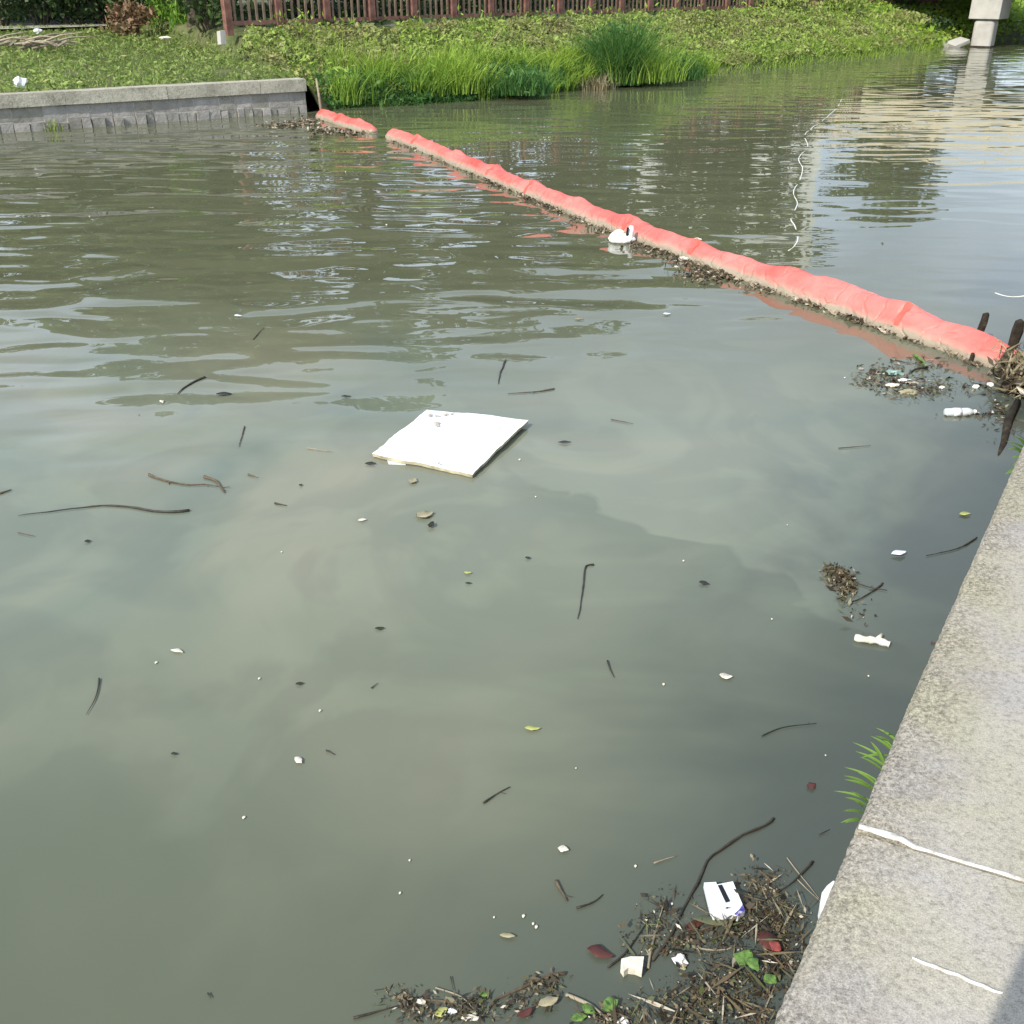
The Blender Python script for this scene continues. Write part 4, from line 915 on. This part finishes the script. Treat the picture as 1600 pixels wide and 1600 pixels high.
T([(552, 1590), (590, 1580), (625, 1570), (655, 1562)], 3.2, M['stick'], 'dark stick at the bottom edge, leftmost of the lower debris', name='stick', cat='stick')
T([(655, 1562), (700, 1566), (735, 1578), (750, 1590)], 2.8, M['twig'], 'brown stick continuing right from the leftmost dark one')
T([(680, 1543), (722, 1558), (738, 1575)], 1.6, M['paletwig'], 'thin pale twig above the lower left debris')
T([(704, 1526), (709, 1549)], 1.6, M['stick'], 'very short upright twig at the bottom middle', side=False)
T([(585, 1548), (608, 1544)], 1.6, M['stick'], 'very short level twig at the bottom left of the debris', side=False)
T([(882, 1553), (905, 1563), (925, 1572), (945, 1588), (960, 1604)], 4.2, M['paletwig'], 'thick pale forked branch end at the bottom edge', name='branch', cat='branch')
T([(1050, 1600), (1075, 1572), (1098, 1545)], 4.2, M['twig'], 'thick brown stem at the bottom edge of the debris raft')
T([(1190, 1590), (1203, 1560), (1212, 1535)], 2.2, M['paletwig'], 'thin olive stem near the quay at the bottom')
T([(1210, 1498), (1222, 1508), (1242, 1515)], 3.0, M['leaf_r'], 'reddish stick stub beside the quay')
T([(1527, 840), (1510, 850), (1490, 859), (1447, 868)], 2.0, M['stick'], 'curved dark stick reaching out from the quay edge', side=False)
T([(1378, 911), (1362, 924), (1345, 935), (1330, 941)], 2.6, M['stick'], 'dark forked twig on the right of the small leaf raft')
T([(1337, 910), (1358, 917), (1386, 922)], 1.8, M['stick'], 'thinner twig crossing the forked one at the small leaf raft')
T([(233, 741), (255, 750), (290, 757), (323, 757), (340, 760)], 2.3, M['twig'], 'segmented brown twig with frayed end at the left')
T([(320, 745), (338, 752), (352, 770)], 3.0, M['twig'], 'frayed leafy end beside the segmented brown twig')
T([(382, 666), (378, 680), (373, 698)], 1.3, M['twig'], 'thin faint twig left of the foam board', side=False)
T([(430, 786), (448, 790)], 2.2, M['stick'], 'short dark chip right of the long black stick', side=False)
T([(388, 741), (404, 746)], 1.6, M['twig'], 'tiny brown twig above the long stick right end', side=False)
T([(0, 771), (18, 765)], 2.0, M['twig'], 'twig tip at the very left edge', side=False)
T([(28, 832), (54, 838)], 1.1, M['twig'], 'hair thin twig below the left end of the long stick', side=False)
T([(950, 1032), (954, 1045), (960, 1058)], 1.6, M['leaf_d'], 'faint sunken twig in mid canal', side=False)
T([(1190, 1150), (1225, 1136), (1275, 1130)], 1.4, M['leaf_d'], 'faint sunken twig left of the quay grass')
T([(1280, 1304), (1296, 1296)], 1.6, M['stick'], 'tiny dark twig beside the quay below the grass tuft', side=False)
T([(580, 1075), (591, 1067)], 1.6, M['stick'], 'tiny slanted twig in the lower left middle', side=False)
T([(510, 1172), (523, 1179)], 2.0, M['stick'], 'tiny dark twig beside the pale green leaf', side=False)
T([(955, 655), (990, 662)], 1.0, M['twig'], 'faint twig right of the foam board', side=False)
T([(480, 700), (520, 706)], 1.0, M['paletwig'], 'faint pale stem left of the foam board', side=False)
T([(1310, 700), (1360, 696)], 1.0, M['twig'], 'faint twig on the open water right of centre', side=False)
T([(370, 1478), (371, 1478)] if False else [(324, 1552), (329, 1560)], 2, M['stick'], 'tiny dark chip at the bottom left', side=False)
T([(395, 530), (412, 512)], 1.2, M['twig'], 'thin twig below the rippled water at the left', side=False)
T([(1428, 555), (1440, 562), (1450, 572)], 4.2, M['leaf_g'], 'green broken stalk standing in the leaf raft by the boom', tilt=.02, side=False)
T([(1450, 574), (1432, 577), (1419, 583)], 3.2, M['stick'], 'dark stick joining the green stalk by the boom', side=False)
T([(1398, 562), (1418, 567)], 1.8, M['stick'], 'short dark stick left of the green stalk by the boom', side=False)
T([(1432, 604), (1450, 608), (1468, 613)], 3.0, M['stick'], 'dark twig at the right of the leaf raft by the boom')
T([(1522, 600), (1540, 603)], 2.6, M['stick'], 'short dark twig between bottle and stakes', side=False)
T([(1455, 1004), (1466, 1006)], 2.2, M['leaf_r'], 'tiny red stick touching the quay edge', side=False)
# leaves and scraps
lf = leaf
lf(664, 805, 30, 20, 20, M['leaf_t'], 'pale tan leaf below the foam board'); lf(674, 822, 15, 9, 80, M['leaf_d'], 'dark curled leaf touching the pale tan leaf', lift=.7)
lf(646, 752, 18, 12, 60, M['leaf_t'], 'small curled leaf just below the foam board'); lf(579, 725, 17, 8, 5, M['leaf_d'], 'small black leaf at the left corner of the foam board')
lf(566, 813, 13, 7, 10, M['foam_old'], 'tiny cream scrap left of the pale tan leaf', 'scrap'); lf(832, 1138, 24, 9, 5, M['leaf_y'], 'yellow green leaf in the lower middle')
lf(1134, 1057, 20, 13, -10, M['foam_old'], 'small cream scrap in the lower right water', 'scrap'); lf(880, 1328, 17, 12, -15, M['foam_old'], 'oval white leaf left of the long branch')
lf(466, 1189, 18, 10, -40, M['foam_old'], 'pale green curled leaf at the lower left'); lf(276, 1018, 22, 7, -25, M['foam_old'], 'white curled scrap with dark edge at the left', 'scrap')
lf(1404, 864, 26, 12, 20, M['paper'], 'white rounded rectangle of plastic near the quay', 'plastic scrap', name='plastic_scrap', z=.012); lf(1508, 804, 18, 10, 0, M['leaf_y'], 'yellowish scrap near the upper quay edge')
lf(938, 1490, 42, 20, -12, M['leaf_r'], 'dark red pointed leaf left of the debris raft'); lf(1202, 1474, 42, 30, -35, M['leaf_r'], 'large dark red leaf in the debris raft by the quay', z=.02)
lf(1212, 1480, 18, 20, 40, plain('leaf_red', (.3, .07, .06), .4), 'small brick red leaf on top of the large dark one', z=.035)
lf(1085, 1445, 36, 14, 15, M['leaf_r'], 'red brown leaf under the packaging'); lf(1115, 1437, 70, 14, 2, plain('leaf_olive', (.12, .13, .07), .5), 'long olive leaf lying under the packaging', z=.012)
lf(1164, 1498, 34, 26, 60, M['leaf_g'], 'bright green leaf in the centre right of the debris', z=.02); lf(1176, 1508, 26, 18, -60, M['leaf_g'], 'second bright green leaf overlapping the first in the debris', z=.03)
lf(1203, 1530, 22, 18, 30, M['leaf_g'], 'darker green leaf below the red leaf in the debris', z=.02); lf(953, 1570, 30, 22, 20, M['leaf_g'], 'green leaf above the thick pale branch end', z=.012)
lf(920, 1577, 24, 14, -30, M['leaf_g'], 'green leaf left of the thick pale branch end', z=.012); lf(905, 1592, 26, 14, 10, M['leaf_g'], 'green leaf at the bottom edge', z=.01)
lf(690, 1582, 22, 14, 20, M['leaf_y'], 'lime green leaf at the bottom edge among brown sticks'); lf(758, 1553, 18, 8, 0, M['leaf_g'], 'thin green leaf above the brown bent branch')
lf(857, 1565, 34, 16, 30, M['leaf_t'], 'curled tan leaf below the brown bent branch', z=.015); lf(820, 1582, 30, 12, 35, M['leaf_r'], 'brown curled leaf left of the tan one', z=.01)
lf(793, 1463, 24, 8, 0, M['leaf_t'], 'pale ragged scrap above the bottom branches', 'scrap'); lf(1267, 1228, 16, 12, 30, M['leaf_r'], 'faint red leaf under water by the grass tuft')
lf(593, 982, 14, 7, 15, M['leaf_d'], 'small dark leaf in mid left water'); lf(1100, 912, 16, 9, -20, M['leaf_d'], 'small dark leaf in the pale swirl'); lf(882, 691, 20, 6, 10, M['leaf_d'], 'small dark leaf right of the foam board')
lf(468, 1068, 12, 6, 15, M['leaf_d'], 'tiny dark leaf left of centre'); lf(272, 1178, 10, 5, 0, M['leaf_d'], 'tiny dark leaf at the lower left'); lf(137, 846, 9, 7, 0, M['leaf_d'], 'tiny black speck below the long stick', 'leaf')
lf(541, 620, 15, 6, 5, M['leaf_d'], 'dark leaf above the foam board to the left'); lf(732, 911, 10, 4, 0, M['leaf_d'], 'tiny dark leaf under a yellow one'); lf(731, 895, 12, 6, 0, M['leaf_y'], 'tiny yellow leaf above a dark one')
lf(252, 628, 14, 5, -50, M['foam_old'], 'small pale scrap left of the short curved stick', 'scrap'); lf(470, 758, 6, 5, 40, M['leaf_d'], 'tiny dark speck of leaf right of the segmented twig'); lf(825, 872, 8, 6, 0, M['leaf_d'], 'tiny brown leaf in mid canal')
lf(350, 616, 24, 10, -5, M['leaf_d'], 'dark ragged leaf right of the short curved stick'); lf(372, 494, 12, 8, 0, M['foam'], 'bright white fleck in the dark ripples at the left', 'foam fleck', name='foam_fleck')
lf(905, 499, 14, 6, 0, M['leaf_t'], 'pale leaf in the water before the boom'); lf(1042, 491, 12, 8, 0, M['foam'], 'white fleck in the smooth water before the boom', 'foam fleck', name='foam_fleck')
def chunk(px, py, w, h, label, seed, mat='foam_old', zz=.02, name='foam_chunk', cat='foam piece'):
    s = pxm(px, py); o = blob(name, P(px, py, .008), (w*s*.5, h*s*.55, max(.006, h*s*.35)), M[mat], label, cat, seed, 2, .45); o.rotation_euler = (0, 0, 0); return o
flat('foam_block', [(971, 1497), (985, 1494), (1006, 1496), (1005, 1508), (1003, 1518), (993, 1512), (982, 1511), (975, 1517), (970, 1508)], .03, .026, M['foam_old'], 'cream block of foam at the left edge of the debris raft', 'foam piece', warp=.004)
chunk(1062, 1501, 20, 22, 'small white shell like foam chunk below the debris centre', 2, 'foam')
chunk(1066, 1510, 15, 10, 'tan scrap under the white shell like chunk', 3, 'leaf_t', name='scrap', cat='scrap'); chunk(975, 1596, 20, 12, 'white scrap cut by the bottom edge', 4, 'foam')
chunk(706, 1580, 14, 8, 'white scrap beside the lime green leaf', 5, 'foam'); chunk(657, 1565, 14, 8, 'pale scrap on the leftmost bottom sticks', 6)
chunk(735, 1590, 28, 12, 'cream crumpled scrap at the bottom edge', 7); chunk(935, 341, 12, 9, 'white foam chip against the boom left of the crumpled container', 8, 'foam')
chunk(1068, 404, 16, 8, 'cream foam strip in the scum below the boom', 9); chunk(1394, 602, 22, 9, 'cream foam stick in the leaf raft by the boom', 10); chunk(1412, 594, 20, 7, 'pinkish white strip in the leaf raft by the boom', 11, 'foam')
chunk(1420, 612, 30, 11, 'tan flat bark piece in the leaf raft by the boom', 12, 'leaf_t', name='bark_piece', cat='bark'); chunk(1396, 583, 32, 13, 'pale teal plastic scrap in the leaf raft by the boom', 13, 'teal', name='plastic_scrap', cat='plastic scrap')
chunk(1525, 604, 10, 8, 'white foam bead between bottle and stakes', 14, 'foam'); chunk(1548, 601, 10, 9, 'white foam bead at the foot of the stakes', 15, 'foam')
chunk(1090, 374, 10, 7, 'cream bead on the scum line under the boom', 16); chunk(1472, 605, 8, 6, 'white bead right of the leaf raft by the boom', 17, 'foam')
flat('foam_sheet', [(1281, 1415), (1284, 1395), (1292, 1384), (1302, 1376), (1320, 1385), (1310, 1430), (1285, 1440)], .05, .045, M['foam'], 'white foam piece wedged behind the quay edge', 'foam piece')
# scattered white flecks, alike and too small to tell apart
FL = [(837, 776), (1206, 967), (1037, 1069), (1357, 1056), (1068, 876), (625, 1395), (244, 1035), (993, 1353), (1290, 1180), (381, 1277), (440, 862), (772, 1433), (818, 1431), (833, 1443), (838, 1448), (640, 1344), (812, 718), (1195, 1388),
      (1075, 1470), (1050, 1412), (1130, 1475), (1010, 1436), (1085, 1525), (1095, 1560), (1155, 1580), (1230, 1440), (655, 352), (540, 268), (140, 338), (604, 351), (720, 318), (1320, 590), (405, 1060), (720, 330), (1230, 820), (500, 1110), (900, 1200)]
fk = None
for i, (x, y) in enumerate(FL):
    if fk is None:
        fk = blob('foam_fleck', P(x, y, .005), (.008, .007, .004), M['foam_old'], 'tiny pale foam fleck floating on the water', 'foam fleck', 1, 1, .3, 'tiny foam flecks'); o = fk
    else: o = fk.copy(); COL.objects.link(o); o.location = P(x, y, .005)
    s = random.uniform(.4, .85)*(1+max(0, (800-y)/450)); o.scale = (s, s, s)
# white rope
def rope(px, r, label, z=.004):
    sp = spline([P(x, y, z) for x, y in px], .06)
    for i, p in enumerate(sp): p.z += -.006+.016*mn.noise(p*2.3)
    tubeobj('rope', sp, r, M['rope'], label, 'rope', 'white ropes on the water', 5)
rope([(1232, 391), (1241, 384), (1247, 372), (1243, 355), (1236, 340), (1246, 318), (1240, 300), (1250, 280), (1254, 262), (1248, 247), (1262, 228), (1258, 210), (1280, 192), (1300, 176), (1310, 165), (1316, 152)], .007, 'long thin white rope trailing across the water from the boom')
rope([(1555, 457), (1568, 461), (1582, 463), (1600, 462), (1615, 458)], .009, 'short curved white rope end floating at the right edge')

# debris rafts
def raft(name, blobs, n, size, mat, label, seed, asp=.3, up=.55, zmax=.03):
    g = np.random.default_rng(seed); cs = []; w = [b[4] for b in blobs]; tot = sum(w)
    for (x, y, rx, ry, ww) in blobs:
        k = int(n*ww/tot); a = g.normal(0, .5, (k, 2)); a = a[(a**2).sum(1) < 1.6]
        for q in a:
            p = P(x+q[0]*rx, y+q[1]*ry, 0); cs.append((p.x, p.y, abs(g.normal(0, .4))*zmax+.003))
    return tag(mknp(name, leaves(np.array(cs), size, asp, up, seed), 4, mat), label, 'plant debris', kind='stuff')
RA = [(1190, 1400, 45, 50, 1.0), (1225, 1440, 40, 45, 1.1), (1160, 1450, 60, 30, .9), (1040, 1440, 55, 50, .55), (1090, 1475, 60, 30, .5), (1010, 1470, 40, 40, .3), (1220, 1500, 40, 50, .9), (1150, 1530, 60, 50, .9), (1170, 1590, 80, 50, 1.1),
      (1060, 1580, 80, 40, 1.3), (1100, 1545, 60, 30, .5), (960, 1595, 60, 20, .5)]
raft('floating_debris', RA, 2300, .009, M['debris'], 'fine crumbs of rotten plants between the leaves of the bottom right debris', 509, .6, .5, .025)
raft('floating_debris', RA, 470, .024, M['debris'], 'raft of rotting leaves and plant bits floating against the quay at the bottom right', 500, .4, .5, .035)
raft('floating_debris', RA, 330, .075, M['debris'], 'longer stalks and stems lying in the bottom right debris raft', 501, .07, .6, .04)
RB = [(640, 1565, 50, 22, .7), (740, 1575, 60, 25, .8), (830, 1560, 50, 30, .7), (690, 1590, 90, 14, .8), (860, 1540, 30, 20, .3)]
raft('floating_debris', RB, 520, .018, M['debris'], 'thin scatter of plant bits along the bottom edge left of the raft', 502, .35, .5, .02)
raft('floating_debris', [(1312, 905, 26, 18, 1), (1322, 922, 16, 22, 1), (1300, 893, 16, 10, .5), (1340, 960, 30, 20, .12)], 420, .028, M['debris'], 'small clump of brown leaves floating near the middle of the quay', 503, .4, .4, .03)
raft('floating_debris', [(1400, 600, 46, 20, 1), (1390, 585, 55, 24, .9), (1440, 612, 50, 16, .7), (1365, 590, 30, 20, .5), (1470, 590, 40, 22, .3), (1440, 570, 40, 12, .4), (1525, 605, 40, 16, .4), (1510, 648, 40, 6, .4), (1560, 650, 24, 40, .6)], 850, .038, M['debris'], 'leaf raft floating before the near end of the boom', 504, .35, .6, .02)
# scum line in front of the boom
g = np.random.default_rng(505); cs = []
for i in range(3600):
    t = g.uniform(0, 1)**1.0; k = int(t*(len(BC)-2)); p = BC[k]; tg = (BC[k+1]-BC[k]).normalized(); sd_ = Vector((tg.y, -tg.x, 0)) 
    if sd_.y > 0: sd_ = -sd_
    xx = proj(p)[0]; wmax = .10+.30*math.exp(-((xx-1120)/110)**2)+.16*math.exp(-((xx-960)/60)**2)
    if xx < 780 and g.uniform() < .8: continue
    if mn.noise(Vector((xx*.03, 2, 0))) < -.05 and g.uniform() < .75: continue
    if xx > 1440 and g.uniform() < .6: continue
    o_ = .145+abs(g.normal(0, .35))*wmax; q = p+sd_*o_; cs.append((q.x, q.y, .002+abs(g.normal(0, .012))))
tag(mknp('scum_line', leaves(np.array(cs), .05, .4, .5, 506), 4, M['scum']), 'line of brown scum and plant bits along the near side of the boom', 'scum', kind='stuff')
raft('scum_patch', [(1110, 432, 60, 14, 1), (1150, 425, 50, 12, .8), (1080, 405, 50, 12, .6)], 900, .05, M['debris'], 'thicker patch of weed and litter gathered below the middle of the boom', 507, .35, .5, .02)
raft('scum_patch', [(450, 196, 45, 6, 1), (480, 190, 20, 6, .8), (540, 208, 30, 6, .8), (505, 205, 20, 6, .5)], 700, .08, M['scum'], 'pale floating litter and leaves by the stone wall corner', 508, .5, .6, .02)

# grass tuft growing from the quay face
tuft = empty('quay_grass', P(1372, 1215, .70)); tag(tuft, 'tuft of broad green grass blades growing out of the quay face', 'grass tuft')
def gblade(r0, t0, z0, z1, w, parent, mat):
    a = P(*r0, z0)-parent.location; b = P(*t0, z1)-parent.location; d = b-a; sd_ = Vector((-d.y, d.x, 0)).normalized(); v = []; f = []; n = 7
    for i in range(n+1):
        t = i/n; c = a+d*t+Vector((0, 0, .007*math.sin(t*math.pi*.9))); ww = w*(.55+1.2*t if t < .35 else 1-((t-.35)/.65)**1.6*.97)
        for k in (-1, 0, 1): v.append(c+sd_*k*ww/2+Vector((0, 0, .25*ww*abs(k))))
    for i in range(n):
        for k in range(2): f.append([i*3+k, (i+1)*3+k, (i+1)*3+k+1, i*3+k+1])
    return mk('blade', v, f, mat, parent, True)
GB = [((1404, 1165), (1362, 1136)), ((1400, 1180), (1354, 1147)), ((1396, 1158), (1378, 1141)), ((1392, 1197), (1323, 1168)), ((1390, 1207), (1338, 1176)), ((1384, 1214), (1350, 1190)), ((1375, 1228), (1310, 1198)), ((1368, 1242), (1312, 1226)),
      ((1366, 1236), (1322, 1222)), ((1362, 1252), (1305, 1243)), ((1358, 1262), (1312, 1252)), ((1352, 1272), (1315, 1268)), ((1346, 1286), (1304, 1286)), ((1348, 1280), (1312, 1292)), ((1400, 1172), (1370, 1158))]
rb = random.Random(5)
GB += [((1386, 1185), (1345, 1186)), ((1372, 1240), (1335, 1212)), ((1359, 1266), (1322, 1240)), ((1394, 1176), (1368, 1150)), ((1350, 1276), (1326, 1262)), ((1380, 1200), (1352, 1168))]
for i, (a, b) in enumerate(GB): gblade((a[0]+4, a[1]+rb.uniform(-4, 4)), (b[0]+rb.uniform(-6, 10), b[1]+rb.uniform(-9, 5)), .66, .68+.02*(i % 3), .0105+.003*(i % 3), tuft, M['tuft'])
tf = empty('quay_grass', P(1592, 712, .72)); tag(tf, 'small green weed at the upper end of the quay edge by the picture border', 'grass tuft')
for (a, b) in [((1604, 705), (1572, 690)), ((1604, 712), (1575, 702)), ((1604, 700), (1584, 682)), ((1604, 718), (1580, 716)), ((1604, 722), (1583, 728)), ((1600, 715), (1578, 695)), ((1600, 735), (1570, 742))]: gblade(a, b, .66, .76, .03, tf, M['tuft'])

# ------------------------------------------------------------------ the photographer, whose shadow falls on the walkway
def person():
    root = empty('person', (0, -.36, .85)); tag(root, 'person standing at the quay edge whose shadow falls on the lower right walkway', 'person')
    J = {'pel': (0, 0, .95, .15), 'wa': (0, 0, 1.12, .14), 'ch': (0, 0, 1.32, .165), 'ne': (0, 0, 1.47, .06), 'he': (0, .03, 1.60, .095), 'ht': (0, .03, 1.68, .08),
         'sl': (-.19, 0, 1.40, .065), 'el': (-.25, .12, 1.20, .045), 'hl': (-.08, .34, 1.48, .03), 'sr': (.19, 0, 1.40, .065), 'er': (.26, .12, 1.20, .045), 'hr': (.09, .34, 1.48, .03),
         'tl': (-.10, 0, .85, .095), 'kl': (-.11, .03, .48, .06), 'al': (-.12, 0, .08, .045), 'fl': (-.13, .16, .035, .04), 'tr': (.10, 0, .85, .095), 'kr': (.11, .03, .48, .06), 'ar': (.12, 0, .08, .045), 'fr': (.13, .16, .035, .04)}
    Ed = [('pel', 'wa'), ('wa', 'ch'), ('ch', 'ne'), ('ne', 'he'), ('he', 'ht'), ('ch', 'sl'), ('sl', 'el'), ('el', 'hl'), ('ch', 'sr'), ('sr', 'er'), ('er', 'hr'), ('pel', 'tl'), ('tl', 'kl'), ('kl', 'al'), ('al', 'fl'), ('pel', 'tr'), ('tr', 'kr'), ('kr', 'ar'), ('ar', 'fr')]
    ks = list(J); me = bpy.data.meshes.new('body'); me.from_pydata([J[k][:3] for k in ks], [(ks.index(a), ks.index(b)) for a, b in Ed], []); me.materials.append(M['shirt'])
    o = bpy.data.objects.new('body', me); COL.objects.link(o); o.parent = root
    o.modifiers.new('skin', 'SKIN'); me.skin_vertices or None
    if not me.skin_vertices:
        bpy.context.view_layer.objects.active = o; bpy.ops.mesh.customdata_skin_add()
    for k, sv in zip(ks, me.skin_vertices[0].data): sv.radius = (J[k][3], J[k][3]*(.75 if k in ('pel', 'wa', 'ch') else 1)); sv.use_root = (k == 'pel')
    s = o.modifiers.new('sub', 'SUBSURF'); s.levels = 2; s.render_levels = 2
    MB().box((0, .375, 1.60), (.075, .009, .155), 0, (-.45, 0)).build('phone', M['phone'], root)
    for sgn in (-1, 1):
        for k in range(5): MB().tube([(sgn*(.085-.003*k), .345, 1.49+.014*k), (sgn*.06, .372, 1.50+.016*k), (sgn*.035, .36, 1.505+.016*k)], [.009, .008, .006], 6).build('finger', M['skin'], root, True)
    for (c, r) in (((-.035, .115, 1.63), .012), ((.035, .115, 1.63), .012)): 
        q = blob('eye', c, (r, r, r), M['foam'], None, None, 1, 1, 0); q.parent = root
    q = blob('nose', (0, .128, 1.60), (.014, .02, .022), M['skin'], None, None, 1, 1, 0); q.parent = root
    q = blob('hair', (0, .0, 1.68), (.10, .115, .08), M['black'], None, None, 1, 2, .05); q.parent = root
    return root
person()
for o in bpy.data.objects:       # parts carry no category
    if o.parent is not None:
        for k in ('category',):
            if k in o.keys(): del o[k]
